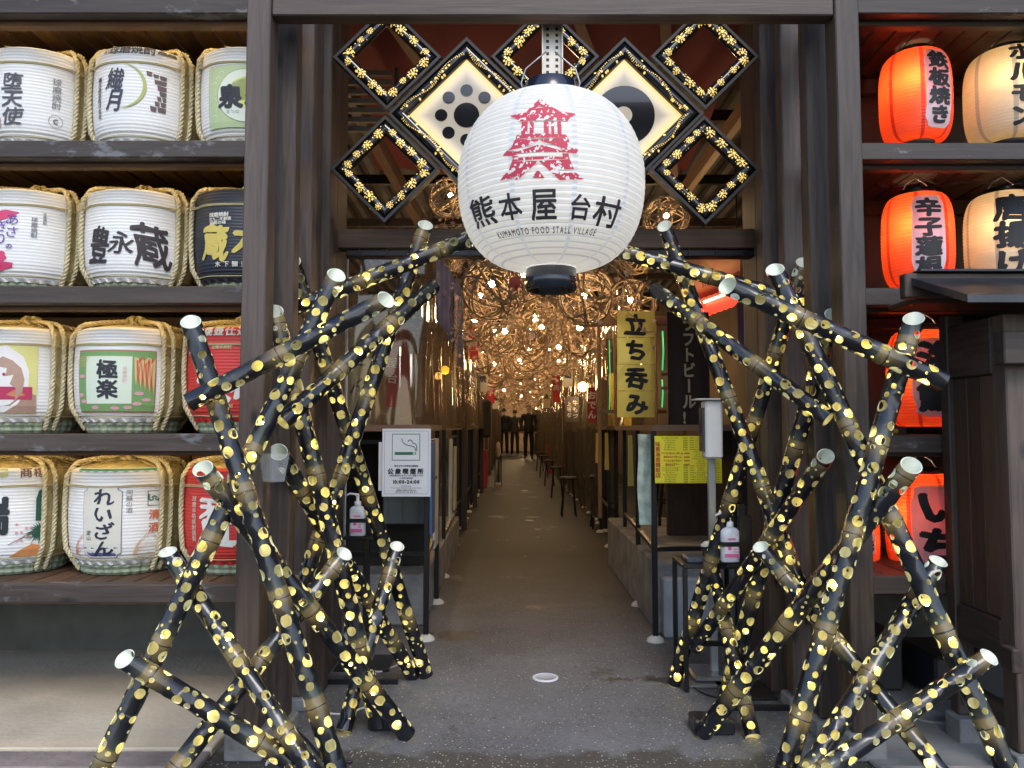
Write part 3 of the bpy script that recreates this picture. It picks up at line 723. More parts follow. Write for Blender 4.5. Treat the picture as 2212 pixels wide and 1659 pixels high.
for s in (-1, 1):
    q = MB(); q.tube([(s*.088, 0, LH+.01), (s*.10, 0, LH+.06), (s*.085, 0, LH+.11), (s*.05, 0, LH+.14), (s*.015, 0, LH+.17)], .0028, 6); q.build('wire_handle', GREYM, t)
lamp('lantern_bulb', t, (0, 0, LH*.40), 2.2, (1, .93, .82), .05)
def lfn(off=.004, a0=0.):
    def fn(u, v):
        z = max(.005, min(LH-.005, v)); r = rad(z)+off; a = -PI/2+a0+u/LR
        return Vector((r*math.cos(a), r*math.sin(a), z))
    return fn
# emblem traced as flat polygons, in photo-zoom pixels relative to the lantern centre
# meridian distance -> height
_arc = []; s_ = 0; prev = None
for i in range(401):
    z = LH*i/400; r = rad(z)
    if prev: s_ += math.hypot(z-prev[0], r-prev[1])
    prev = (z, r); _arc.append((z, s_))
# project a photo pixel onto the lantern front: intersect the sight line with the surface
def pix_on_lantern(px, py):
    o = Vector((0, 0, CAMZ)); dr = (at(px, py, 1.0)-o); base = Vector((lc.x, 2.55, lc.z-LH/2-.005)); tt = 2.0
    for _ in range(400):
        p = o+dr*tt; z = p.z-base.z
        if 0 < z < LH and math.hypot(p.x-base.x, p.y-base.y) <= rad(z)+.004: break
        tt += .002
    return (math.atan2(p.y-base.y, p.x-base.x)+PI/2)*LR, min(max(p.z-base.z, .01), LH-.01)
def Z3(x, y): return (691.2+.44557*x, 32+.44557*y)
em = Flat()
def E(*pts): em.poly([pix_on_lantern(*Z3(x, y)) for x, y in pts])
E((1070,405),(1095,430),(1062,438)); E((1062,438),(1070,405),(1020,447),(1000,472),(1030,468))
E((1095,430),(1165,468),(1130,470),(1062,438)); E((1085,448),(1130,470),(1000,472),(1055,452))
E((1000,473),(1165,470),(1243,478),(1215,497),(945,500),(918,490)); E((945,500),(1215,497),(1200,515),(968,518))
E((978,518),(1008,518),(1005,582),(975,583)); E((1018,518),(1038,518),(1036,581),(1016,582)); E((1085,517),(1108,517),(1110,580),(1086,580)); E((1120,517),(1134,517),(1136,580),(1122,580)); E((1150,516),(1170,516),(1172,580),(1152,580))
E((955,583),(1198,581),(1205,600),(945,603)); 
E((945,603),(1060,603),(1058,612),(990,640),(962,648),(930,640)); E((1060,603),(1205,600),(1218,636),(1165,642),(1075,612))
E((930,640),(962,648),(935,652),(905,660),(885,682)); E((1218,636),(1252,656),(1245,670),(1180,664),(1165,642))
E((885,684),(905,660),(960,662),(1058,630),(1062,645),(1075,630),(1165,658),(1245,670),(1240,672),(960,672),(940,684))
E((932,686),(962,684),(958,692),(935,700)); E((1175,672),(1205,672),(1207,690),(1178,688)); E((935,700),(958,692),(1178,688),(1207,690),(1212,702),(930,712))
E((930,712),(1060,708),(1005,760),(960,800),(945,800),(962,778),(925,795),(895,798),(872,806),(890,780),(915,755)); E((1060,708),(1212,702),(1232,748),(1155,752),(1165,765),(1240,765),(1280,798),(1162,802),(1120,762))
E((1057,750),(1090,792),(1025,793))
def emblem_mat():
    m = bpy.data.materials.new('worn_red_print'); m.use_nodes = True; n = m.node_tree.nodes; l = m.node_tree.links; p = n['Principled BSDF']
    tc = n.new('ShaderNodeTexCoord'); nz = n.new('ShaderNodeTexNoise'); nz.inputs['Scale'].default_value = 75; nz.inputs['Detail'].default_value = 2; l.new(tc.outputs['Object'], nz.inputs['Vector'])
    mr = n.new('ShaderNodeMapRange'); mr.inputs[1].default_value = .585; mr.inputs[2].default_value = .60; l.new(nz.outputs[0], mr.inputs[0])
    mx = n.new('ShaderNodeMix'); mx.data_type = 'RGBA'; mx.inputs[6].default_value = (.50, .035, .075, 1); mx.inputs[7].default_value = (.75, .72, .7, 1); l.new(mr.outputs[0], mx.inputs[0]); l.new(mx.outputs[2], p.inputs['Base Color']); p.inputs['Roughness'].default_value = .6
    return m
em.build('tower_emblem', emblem_mat(), lfn(.0035), t, cut=.02)
f = Flat()
for ch, px, py, s in (('熊', 1040, 457, .088), ('本', 1102, 446, .078), ('屋', 1175, 440, .092), ('台', 1254, 447, .072), ('村', 1313, 458, .086)):
    u, v = pix_on_lantern(px, py); f.text(ch, u, v, s, 0, .018, sx=(1.5 if ch == '熊' else 1.35 if ch == '村' else 1.1 if ch != '屋' else 1.0), sy=1.02)
f.build('name_character', INK, lfn(.0038), t, cut=.016)
f = Flat(); u, v = pix_on_lantern(1178, 496); f.text('KUMAMOTO FOOD STALL VILLAGE', u, v, .0245, 0, .01, gap=1.18, sx=.80)
f.build('name_character', INK, lfn(.0038), t, cut=.016)
# steel channel that the lantern hangs from
a = at(1192, 40, 2.62); ch = thing('steel_channel', 'perforated galvanised steel channel hanging above the giant lantern', 'channel', (a.x, 2.60, lc.z+LH/2+.10))
zz = ztop+.1-ch.location.z
q = MB(); q.box((-.034, 0, 0), (.034, .004, zz)); q.box((-.036, -.02, 0), (-.032, .004, zz)); q.box((.032, -.02, 0), (.036, .004, zz))
q.build('web', mat('galvanised', (.5, .46, .4), .4, .6, cvar=.15), ch)
q = MB()
k = 0
while .012+k*.022 < zz-.01:
    for s in (-.016, .016): q.box((s-.005, -.0012, .012+k*.022), (s+.005, -.0004, .022+k*.022))
    k += 1
q.build('slots', BLACKM, ch)

# ---- kumiko lattice with pierced black tubes
GOLD = mat('pierced_gold', (.9, .7, .25), .5, emit=(1, .62, .13), es=.42)
GLOSSK = mat('gloss_black_tube', (.010, .011, .014), .16, coat=.6)
RIMW = mat('dark_rim_timber', (.013, .011, .011), .5, cvar=.3)
KY = 3.12
def kumiko(name, px, py, hd, inner, label, panel=None, tubes=.030):
    c = at(px, py, KY); k = KY*1.03/F
    t = thing(name, label, 'lattice' if not panel else 'light panel', (c.x, KY, c.z), group=None)
    O = hd*k; I = inner*k
    cs = [Vector((0, 0, 1)), Vector((1, 0, 0)), Vector((0, 0, -1)), Vector((-1, 0, 0))]
    rng = random.Random(int(px*7+py))
    for i in range(4):
        A, B = cs[i], cs[(i+1) % 4]; dirv = (B-A).normalized(); nrm = -(A+B).normalized()   # inward
        # outer rim: thin bar mitred at the corners
        q = MB(); w_ = .012
        vs = []
        for y in (-.022, .025):
            vs += [A*O+Vector((0, y, 0)), B*O+Vector((0, y, 0)), B*(O-w_*1.41)+Vector((0, y, 0)), A*(O-w_*1.41)+Vector((0, y, 0))]
        q.add(vs, [(0,1,2,3), (7,6,5,4), (0,4,5,1), (1,5,6,2), (2,6,7,3), (3,7,4,0)]); q.build('rim', RIMW, t)
        # half-round pierced tube
        o1 = O-w_*1.41-.001; i1 = I; wt = (o1-i1)/1.414; q = MB(); vs = []; m = 10
        for j in range(m+1):
            ph = PI*j/m; s = (1-math.cos(ph))/2; y = -math.sin(ph)*min(.034, wt*.62); e = o1+(i1-o1)*s
            vs += [A*e+Vector((0, y, 0)), B*e+Vector((0, y, 0))]
        q.add(vs, [(2*j, 2*j+2, 2*j+3, 2*j+1) for j in range(m)], 0, True); q.build('pierced_tube', GLOSSK, t)
        # piercings glow from within
        q = MB()
        Lm = (A*(o1+i1)/2-B*(o1+i1)/2).length
        def put(u, s, r, n_=7):
            # u along bar from its middle (m), s across 0..1
            e = o1+(i1-o1)*s; half = e*.7071
            if abs(u)+r > half-.002 or s*wt < r or (1-s)*wt < r: return
            pts = []
            for j in range(n_):
                an = 2*PI*j/n_; ss = s+r*math.sin(an)/wt; uu = u+r*math.cos(an)
                ss = min(.985, max(.015, ss)); y = -math.sqrt(max(0, 1-(1-2*ss)**2))*min(.034, wt*.62)-.0012
                ee = o1+(i1-o1)*ss; mid = (A+B)*.5*ee; pts.append(mid+dirv*uu+Vector((0, y, 0)))
            q.add(pts, [tuple(range(n_))])
        def flower(u, s, sc_):
            put(u, s, .0062*sc_)
            for rr, nn, r0 in ((.0105, 6, .0030), (.0165, 9, .0036)):
                for j in range(nn): an = 2*PI*j/nn+rr*70; put(u+rr*sc_*math.cos(an), s+rr*sc_*math.sin(an)/wt, r0*sc_*(.75+.5*rng.random()), 6)
        if panel:
            nseg = 40
            for br in range(1):
                for j in range(nseg):
                    u = (j/nseg-.5)*Lm*.92; ph = j/nseg*2*PI*1.5+i*1.3+br*.5
                    for e_ in (-1, 0, 1):
                        sp = .5+.24*math.sin(ph)+e_*(.05 if br == 0 else .07)*(1+.8*math.sin(j*.35)); put(u+rng.uniform(-.002, .002), sp, rng.uniform(.0010, .0024), 6)
            for j in range(10): put(rng.uniform(-.5, .5)*Lm*.9, rng.choice((.2, .8, .5)), .005, 8)
        else:
            nf = 4
            for j in range(nf): flower((j/(nf-1)-.5)*Lm*.74+rng.uniform(-.012, .012), rng.choice((.38, .5, .62)), rng.choice((.75, 1.0, 1.2)))
            for j in range(20): put(rng.uniform(-.5, .5)*Lm*.96, rng.uniform(.15, .85), rng.choice((.0014, .0020, .0030)), 6)
        q.build('piercing', GOLD, t)
    if panel:
        # edge-lit diffuser: bright towards its lit edges
        m = bpy.data.materials.get('edge_lit_diffuser')
        if not m:
            m = bpy.data.materials.new('edge_lit_diffuser'); m.use_nodes = True; n = m.node_tree.nodes; l = m.node_tree.links; p = n['Principled BSDF']
            tc = n.new('ShaderNodeTexCoord'); sp = n.new('ShaderNodeSeparateXYZ'); l.new(tc.outputs['Object'], sp.inputs[0])
            ax = n.new('ShaderNodeMath'); ax.operation = 'ABSOLUTE'; l.new(sp.outputs[0], ax.inputs[0]); az = n.new('ShaderNodeMath'); az.operation = 'ABSOLUTE'; l.new(sp.outputs[2], az.inputs[0])
            ad = n.new('ShaderNodeMath'); ad.operation = 'ADD'; l.new(ax.outputs[0], ad.inputs[0]); l.new(az.outputs[0], ad.inputs[1])
            mr = n.new('ShaderNodeMapRange'); mr.interpolation_type = 'SMOOTHSTEP'; mr.inputs[1].default_value = I*.6; mr.inputs[2].default_value = I; mr.inputs[3].default_value = .15; mr.inputs[4].default_value = .56; l.new(ad.outputs[0], mr.inputs[0])
            cr = n.new('ShaderNodeValToRGB'); e = cr.color_ramp.elements; e[0].position = .5; e[0].color = (1, .86, .66, 1); e[1].position = 1; e[1].color = (1, .66, .22, 1)
            dv = n.new('ShaderNodeMath'); dv.operation = 'DIVIDE'; dv.inputs[1].default_value = .56; l.new(mr.outputs[0], dv.inputs[0]); l.new(dv.outputs[0], cr.inputs[0])
            l.new(cr.outputs[0], p.inputs['Emission Color']); l.new(mr.outputs[0], p.inputs['Emission Strength']); p.inputs['Base Color'].default_value = (.25, .24, .21, 1); p.inputs['Roughness'].default_value = .2
        q = MB(); vs = []
        for y in (-.004, .02): vs += [v*(I+.002)+Vector((0, y, 0)) for v in cs]
        q.add(vs, [(0,1,2,3), (7,6,5,4), (0,4,5,1), (1,5,6,2), (2,6,7,3), (3,7,4,0)]); q.build('diffuser', m, t)
        f = Flat()
        if panel == 'nine':
            f.circ(0, 0, .053, 0, 32)
            for j in range(8): f.circ(.105*math.cos(2*PI*(j+.5)/8+PI/8), .105*math.sin(2*PI*(j+.5)/8+PI/8), .026, 0, 24)
            f.build('crest', GLOSSK, plane_fn(-.0065), t)
        else:
            f.circ(0, 0, .125, 0, 40); f.circ(.001, 0, .001, 0, 6); f.build('crest', GLOSSK, plane_fn(-.0065), t)
            f = Flat(); f.circ(-.005, .0, .036, 0, 30); f.build('crest', m, plane_fn(-.0085), t)
    return t
kumiko('diamond_lattice', 838, 128, 116, 74, 'glowing flower-pierced black diamond frame at the top left of the gateway')
kumiko('diamond_lattice', 833, 368, 116, 74, 'glowing flower-pierced black diamond frame low on the left, under another one')
kumiko('diamond_lattice', 1177, 127, 116, 74, 'glowing flower-pierced black diamond frame behind the steel channel over the giant lantern')
kumiko('diamond_lattice', 1520, 127, 116, 74, 'glowing flower-pierced black diamond frame at the top right of the gateway')
kumiko('diamond_lattice', 1520, 370, 118, 74, 'glowing flower-pierced black diamond frame low on the right, under another one')
kumiko('crest_panel', 1008, 250, 168, 122, 'lit diamond panel with a crest of nine black dots left of the giant lantern', 'nine')
kumiko('crest_panel', 1349, 250, 168, 122, 'lit diamond panel with one large black disc crest right of the giant lantern', 'disc')

# ---- lanterns on the right shelves
def shelf_lantern(px, ytop, ybot, w_, text, red, label, tx, tsz, pad, power, Y=3.02, seed=0):
    a = at(px, ytop, Y); b_ = at(px, ybot, Y); H = a.z-b_.z; R0 = w_/2*Y/F*.985
    t = thing('paper_lantern', label, 'lantern', (a.x, Y, b_.z))
    q, rd = lantern_body(R0, H, R0*.50, 30, None, set(), .0015, 3.0, 56)
    for i in range(120):
        for k in range(56): q.m[i*56+k] = 1 if (k+seed) % 8 == 0 else 0
    q.build('paper_shade', [PR, PRS] if red else [PC, PCS], t)
    c = MB(); c.lathe([(R0*.46, -.004), (R0*.5, -.004), (R0*.5, .022), (R0*.44, .024), (R0*.44, -.002)], 28); c.build('top_cap', PLASTBK, t, (0, 0, H))
    c = MB(); c.lathe([(R0*.44, .002), (R0*.44, -.028), (R0*.5, -.028), (R0*.5, .002)], 28); c.build('bottom_cap', PLASTBK, t)
    c = MB(); c.tube([(-R0*.48, 0, H+.01), (-R0*.3, 0, H+.05), (0, 0, H+.075), (R0*.3, 0, H+.05), (R0*.48, 0, H+.01)], .002, 5); c.build('wire_handle', GREYM, t)
    lamp('lantern_bulb', t, (-R0*.22, -R0*.48, H*.62), power*(.20 if red else .07), (1, .74, .42), .022)
    def fn(off):
        def g_(u, v):
            z = max(.004, min(H-.004, v)); r = rd(z)+off; an = -PI/2+u/R0; return Vector((r*math.cos(an), r*math.sin(an), z))
        return g_
    n_ = len(text); tsz = tsz*.92; sxx = 1.3 if red else 1.15
    if red:
        f = Flat(); pts = []; hh = n_*tsz*.5+.012; ww = tsz*.5*sxx+.012
        for k in range(80):
            an = 2*PI*k/80; cx = ww*(abs(math.cos(an))**.3)*(1 if math.cos(an) > 0 else -1)*(1+.05*math.sin(9*an+seed)); cz = hh*(abs(math.sin(an))**.35)*(1 if math.sin(an) > 0 else -1)*(1+.008*math.sin(7*an))
            pts.append((tx+cx, H*pad+cz))
        f.poly(pts); f.build('lettering_ground', paper('lettering_white', (.72, .70, .76), .25) if 'lettering_white' not in MATS else MATS['lettering_white'], fn(.0022), t, cut=.02, cuty=.012)
    f = Flat(); f.text(text, tx, H*pad, tsz, 0, .045, True, sx=sxx, gap=1.0 if red else 1.0, warp=.05); f.build('lettering', INK, fn(.0034), t, cut=.018, cuty=.012)
    return t
shelf_lantern(1974, 122, 312, 148, '鉄板焼き', True, 'glowing orange-red paper lantern with four black characters on the top right shelf', .030, .078, .50, 7.5, seed=1)
shelf_lantern(2172, 120, 312, 172, 'ホルモン', False, 'cream paper lantern with katakana lettering on the top shelf at the right edge', -.035, .090, .52, 7, seed=2)
shelf_lantern(1979, 425, 622, 146, '辛子蓮根', True, 'glowing orange-red paper lantern with four black characters just above the dark hut roof', -.022, .082, .48, 7.5, seed=3)
shelf_lantern(2165, 423, 625, 156, '唐揚げ', False, 'cream paper lantern behind the dark hut roof on the second right shelf', -.05, .115, .50, 7, seed=5)
shelf_lantern(1992, 716, 922, 150, '海鮮', True, 'bright red lantern half hidden behind the hut on the third right shelf', .0, .15, .5, 6, Y=3.06, seed=4)
shelf_lantern(1990, 1022, 1242, 148, 'いち', True, 'red lantern with kana behind the bamboo on the lowest right shelf', .0, .15, .52, 6, Y=3.06, seed=6)
shelf_lantern(1838, 1095, 1236, 112, '焼', True, 'small pale red lantern peeking out behind the right gate post near the lowest shelf', .0, .07, .5, 3, Y=3.10, seed=6)
for y, x0 in ((86, 1890), (396, 1890), (705, 1890)):
    pts = [at(x0+i*34, y+7*math.sin(i*1.7)+4*math.cos(i*3), 3.02)+Vector((0, .02*math.sin(i), 0)) for i in range(11)]
    q = MB(); q.tube(pts, .003, 5); tag(q.build('lantern_cable', PLASTBK), 'thin black lamp cable strung above the %s row of right-hand lanterns' % {86: 'top', 396: 'second', 705: 'third'}[y], 'cable')
for ylv, zz in enumerate(RZ[:1]+RZ[1:3]): pass

a = at(1896, 940, 2.95); b_ = at(1938, 940, 2.95)
q = MB(); q.tube([(0, 0, 0), (b_.x-a.x, 0, 0)], .010, 12); tag(q.build('yellow_rod', mat('yellow_rod_paint', (.5, .28, .03), .5), None, (a.x, 2.95, RZ[2]+.012)), 'short yellow rod lying on the third right shelf below the red lantern', 'rod')
# ---- dark hut at the right edge
hut = thing('timber_hut', 'dark stained timber hut with a low sheet-metal roof at the right edge', 'hut', (1.5, 2.33, 0))
def hb(name, lo, hi, m, c=.004):
    o = board(name, lo, hi, m, None, c); o.location -= hut.location; o.parent = hut; return o
hz = .09
hb('corner_post', (1.50, 2.33, hz), (1.58, 2.40, 1.40), WZ); hb('corner_post', (1.50, 2.64, hz), (1.56, 2.69, 1.44), WZ)
hb('footing', (1.48, 2.31, 0), (1.62, 2.44, hz-.002), CONC); hb('footing', (1.48, 2.60, 0), (1.62, 2.69, hz-.002), CONC)
hb('side_rail', (1.502, 2.405, .34), (1.55, 2.635, .46), WOOD_Y if 'WOOD_Y' in globals() else WY); hb('side_rail', (1.502, 2.405, 1.22), (1.55, 2.635, 1.40), WY)
for i in range(3): hb('side_plank', (1.515, 2.407+i*.0765, .462), (1.535, 2.407+(i+1)*.0765-.003, 1.218), WBOOTH, .002)
hb('skirting_rail', (1.51, 2.405, .13), (1.545, 2.635, .20), WY)
for i in range(10): hb('front_plank', (1.583+i*.1, 2.345, .30), (1.583+(i+1)*.1-.003, 2.37, 1.38), WBOOTH, .002)
hb('beam_end', (1.46, 2.27, 1.24), (1.9, 2.325, 1.34), WX); hb('ledge', (1.47, 2.30, .33), (1.499, 2.36, .40), WY)
q = MB()
ex0 = 1.29; pf = at(2090, 636, 2.16); pb = at(1992, 603, 2.46)
for (p_, t_) in (((ex0, 2.16, pf.z), 0),): pass
vs = []
for x in (ex0, 2.7):
    vs += [(x, 2.16, pf.z-.022), (x, 2.16, pf.z), (x, 2.46, pb.z+.004), (x, 2.46, pb.z-.02)]
vs = [(a-1.5, b_-2.33, c_) for a, b_, c_ in vs]
q.add(vs, [(0,1,2,3), (7,6,5,4), (0,4,5,1), (1,5,6,2), (2,6,7,3), (3,7,4,0)])
ROOFM = mat('dark_sheet_metal', (.05, .052, .06), .35, .5, bump=.1, bscale=10, cvar=.3)
q.build('roof_sheet', ROOFM, hut)
hb('ridge_board', (ex0-.02, 2.46, pb.z-.06), (2.7, 2.50, pb.z+.02), WX); hb('ridge_cap', (ex0+.02, 2.44, pb.z+.022), (2.7, 2.52, pb.z+.03), ROOFM, .002)
hb('soffit', (ex0+.03, 2.50, pb.z-.07), (2.7, 2.68, pb.z-.05), WBOOTH)
for x in (1.6,): bar('rafter', (x-1.5, 2.18-2.33, pf.z-.042), (x-1.5, 2.45-2.33, pb.z-.042), .03, .03, WY, hut)

# ================================================================== BAMBOO
def bamboo_skin():
    m = bpy.data.materials.new('blackened_bamboo'); m.use_nodes = True; n = m.node_tree.nodes; l = m.node_tree.links; p = n['Principled BSDF']
    jb_ = n.new('ShaderNodeAttribute'); jb_.attribute_name = 'above_joint'; ja_ = n.new('ShaderNodeAttribute'); ja_.attribute_name = 'below_joint'
    lt = n.new('ShaderNodeMath'); lt.operation = 'LESS_THAN'; lt.inputs[1].default_value = .0985; l.new(jb_.outputs['Fac'], lt.inputs[0])
    ng = n.new('ShaderNodeMath'); ng.operation = 'MULTIPLY'; ng.inputs[1].default_value = -1; l.new(ja_.outputs['Fac'], ng.inputs[0])
    at_ = n.new('ShaderNodeMix'); at_.data_type = 'FLOAT'; l.new(lt.outputs[0], at_.inputs[0]); l.new(ng.outputs[0], at_.inputs[2]); l.new(jb_.outputs['Fac'], at_.inputs[3])
    tc = n.new('ShaderNodeTexCoord'); nz = n.new('ShaderNodeTexNoise'); nz.inputs['Scale'].default_value = 22; nz.inputs['Detail'].default_value = 6; l.new(tc.outputs['Object'], nz.inputs['Vector'])
    ad = n.new('ShaderNodeMath'); ad.operation = 'MULTIPLY_ADD'; ad.inputs[1].default_value = .016; l.new(nz.outputs[0], ad.inputs[0]); l.new(at_.outputs[0], ad.inputs[2])
    mr = n.new('ShaderNodeMapRange'); mr.inputs[1].default_value = -.092; mr.inputs[2].default_value = .108; l.new(ad.outputs[0], mr.inputs[0])
    cr = n.new('ShaderNodeValToRGB'); l.new(mr.outputs[0], cr.inputs[0]); e = cr.color_ramp.elements
    e[0].position = 0; e[0].color = (.008, .009, .013, 1); e[1].position = 1; e[1].color = (.008, .009, .013, 1)
    for ps, c in ((.20, (.010, .011, .014)), (.36, (.085, .062, .030)), (.488, (.20, .145, .062)), (.4985, (.03, .02, .01)), (.505, (.21, .155, .075)), (.615, (.19, .14, .058)), (.65, (.045, .052, .042)), (.82, (.012, .014, .017))):
        x = e.new(ps); x.color = (*c, 1)
    l.new(cr.outputs[0], p.inputs['Base Color'])
    p.inputs['Roughness'].default_value = .24; p.inputs['Coat Weight'].default_value = .35; p.inputs['Coat Roughness'].default_value = .12
    n2 = n.new('ShaderNodeTexNoise'); n2.inputs['Scale'].default_value = 9; n2.inputs['Detail'].default_value = 4
    mp = n.new('ShaderNodeMapping'); mp.inputs['Scale'].default_value = (1, 1, .2); l.new(tc.outputs['Object'], mp.inputs[0]); l.new(mp.outputs[0], n2.inputs['Vector'])
    b = n.new('ShaderNodeBump'); b.inputs['Strength'].default_value = .25; b.inputs['Distance'].default_value = .006; l.new(n2.outputs[0], b.inputs['Height']); l.new(b.outputs[0], p.inputs['Normal'])
    return m
SKIN = bamboo_skin()
FLESH = mat('bamboo_flesh', (.68, .67, .42), .5, cvar=.08, cscale=12, stretch=(1, 1, .2))
SEPT = mat('bamboo_septum', (.72, .76, .64), .45, cvar=.05, cscale=20)
BULB = mat('warm_bulb', (1, .8, .4), .4, emit=(1, .74, .22), es=62)
WIRE = mat('clear_wire', (.6, .5, .25), .3)

def bamboo(p0, p1, r, label, seed, cut0='cam', grp=None, septum=True):
    rng = random.Random(seed); p0 = Vector(p0); p1 = Vector(p1)
    zax = (p0-p1); L = zax.length; zax.normalize()
    cen = (p0+p1)/2; tocam = (Vector((0, 0, CAMZ))-cen).normalized()
    xax = (-tocam+zax*tocam.dot(zax)).normalized()   # seam (angle 0) faces away from the camera
    yax = zax.cross(xax)
    Mx = Matrix((xax, yax, zax)).transposed().to_4x4(); Mx.translation = p1   # local z: 0 foot .. L open end
    Mi = Mx.to_3x3().inverted()
    # oblique cut at the top
    ncut = (zax*(.62+.2*rng.random())+(Vector((0, 0, CAMZ))-p0).normalized()*.60+Vector((rng.uniform(-.1, .1), 0, .12)))
    if cut0 == 'flat': ncut = zax.copy()
    if cut0 == 'away': ncut = zax*.5-(Vector((0, 0, CAMZ))-p0).normalized()*.5
    ncut = (Mi @ ncut).normalized()
    kx, ky = ncut.x/max(.35, ncut.z), ncut.y/max(.35, ncut.z); kk = math.hypot(kx, ky)
    if kk > 1.2: kx *= 1.2/kk; ky *= 1.2/kk; kk = 1.2
    W = 2*PI*r
    def top(u): a = u/r; return L-r*(kx*math.cos(a)+ky*math.sin(a))
    lo = 0.0; nodes = []; s = rng.uniform(.1, .3)
    while s < L: nodes.append(s); s += rng.uniform(.24, .36)
    # dart-throw holes
    holes = []; cell = {}
    def ok(u, v, rh):
        i, j = int(u/.04), int(v/.04)
        for a in (-1, 0, 1):
            for b_ in (-1, 0, 1):
                for (hu, hv, hr) in cell.get((i+a, j+b_), ()):
                    if (hu-u)**2+(hv-v)**2 < (hr+rh+.0065)**2: return False
        return True
    for (rh, cnt) in ((.0182, 46), (.0140, 75), (.0092, 90), (.0048, 120)):
        rh *= r/.031
        for _ in range(int(cnt*L*r/.031)):
            u = rng.uniform(rh+.004, W-rh-.004); v = rng.uniform(.025, L-.02); q = rh*rng.uniform(.85, 1.1)
            if v+q > top(u)-.008 or v-q < .012 or not (.004+q < u < W-.004-q): continue
            if any(abs(v-nd) < q*.55 for nd in nodes): continue
            if ok(u, v, q):
                holes.append((u, v, q)); cell.setdefault((int(u/.04), int(v/.04)), []).append((u, v, q))
    nu = 20; vs = []; ed = []
    us = [W*i/nu for i in range(nu+1)]
    bot = []
    for u in us: bot.append(len(vs)); vs.append((u, 0.))
    tp = []
    for u in us: tp.append(len(vs)); vs.append((u, top(u)))
    zr = []; v = .02
    ns = max(4, int(L/.06))
    zs = [L*.999*i/ns for i in range(1, ns)]+[nd+d_ for nd in nodes for d_ in (-.1, -.06, -.03, .03, .06, .1)]+[nd+d_ for nd in nodes for d_ in (-.012, -.0045, 0, .0045, .012)]
    zs = sorted(z for z in zs if .01 < z < min(top(u) for u in us)-.006)
    zf = []
    for z in zs:
        if not zf or z-zf[-1] > .0035: zf.append(z)
    lft = [bot[0]]; rgt = [bot[-1]]
    for z in zf:
        for i, u in enumerate(us):
            inside = False
            if 0 < i < nu:
                for a in (-1, 0, 1):
                    for b_ in (-1, 0, 1):
                        for (hu, hv, hr) in cell.get((int(u/.04)+a, int(z/.04)+b_), ()):
                            if (hu-u)**2+(hv-z)**2 < (hr+.0012)**2: inside = True
            if inside: continue
            k = len(vs); vs.append((u, z))
            if i == 0: lft.append(k)
            if i == nu: rgt.append(k)
    lft.append(tp[0]); rgt.append(tp[-1])
    for chn in (bot, tp, lft, rgt): ed += list(zip(chn, chn[1:]))
    for (hu, hv, hr) in holes:
        m = 18 if hr > .011 else (13 if hr > .007 else 9); b0 = len(vs)
        el = 1+rng.uniform(-.06, .10); pa = rng.uniform(0, 2*PI)
        for j in range(m):
            an = 2*PI*j/m; rr = hr*(1+.05*math.sin(2*an+pa)); vs.append((hu+rr*math.cos(an), hv+rr*el*math.sin(an)))
        ed += [(b0+j, b0+(j+1) % m) for j in range(m)]
    res = delaunay_2d_cdt([Vector(q) for q in vs], ed, [], 0, 1e-7)
    V, T = res[0], res[2]
    tris = []
    for t in T:
        cu = sum(V[i].x for i in t)/3; cv = sum(V[i].y for i in t)/3
        if cv > top(cu)+1e-5 or cv < 0: continue
        hit = False; i0, j0 = int(cu/.04), int(cv/.04)
        for a in (-1, 0, 1):
            for b_ in (-1, 0, 1):
                for (hu, hv, hr) in cell.get((i0+a, j0+b_), ()):
                    if (hu-cu)**2+(hv-cv)**2 < (hr*.97)**2: hit = True
        if not hit: tris.append(tuple(t))
    # weld the seam: right column -> left column by height
    lm = {round(V[i].y, 6): i for i in range(len(V)) if abs(V[i].x) < 1e-7}
    rem = {}
    for i in range(len(V)):
        if abs(V[i].x-W) < 1e-7:
            j = lm.get(round(V[i].y, 6))
            if j is not None: rem[i] = j
    tris = [tuple(rem.get(i, i) for i in t) for t in tris]; tris = [t for t in tris if len(set(t)) == 3]
    def rad_(z):
        e = 0
        for nd in nodes:
            dz = abs(z-nd)
            if dz < .02: e += .0016*math.exp(-(dz/.008)**2)-(.0012 if dz < .0022 else 0)
        return r+e
    used = sorted({i for t in tris for i in t}); ix = {o: k for k, o in enumerate(used)}; nU = len(used)
    th = .0032; bend = rng.uniform(-1, 1)*.005*L; bph = rng.uniform(0, 2*PI)
    def bnd(z): q = math.sin(PI*z/L)*bend*.6; return (math.cos(bph)*q, math.sin(bph)*q)
    OV = []; IV = []; jn = []
    for i in used:
        u, z = V[i].x, V[i].y; a = u/r; rr = rad_(z); bx, by = bnd(z)
        OV.append((rr*math.cos(a)+bx, rr*math.sin(a)+by, z)); IV.append(((r-th)*math.cos(a)+bx, (r-th)*math.sin(a)+by, z))
        jn.append((min([z-nd for nd in nodes if z >= nd-1e-5]+[.1]), min([nd-z for nd in nodes if nd > z+1e-5]+[.1])))
    tris = [tuple(ix[i] for i in t) for t in tris]
    from collections import Counter
    ec = Counter()
    for t in tris:
        for a, b_ in ((t[0], t[1]), (t[1], t[2]), (t[2], t[0])): ec[(min(a, b_), max(a, b_))] += 1
    fo = [t for t in tris]; fi = [(t[2]+nU, t[1]+nU, t[0]+nU) for t in tris]; fr = []
    for t in tris:
        for a, b_ in ((t[0], t[1]), (t[1], t[2]), (t[2], t[0])):
            if ec[(min(a, b_), max(a, b_))] == 1: fr.append((b_, a, a+nU, b_+nU))
    me = bpy.data.meshes.new('bamboo_pole'); me.from_pydata(OV+IV, [], fo+fi+fr)
    me.materials.append(SKIN); me.materials.append(FLESH); me.materials.append(SEPT)
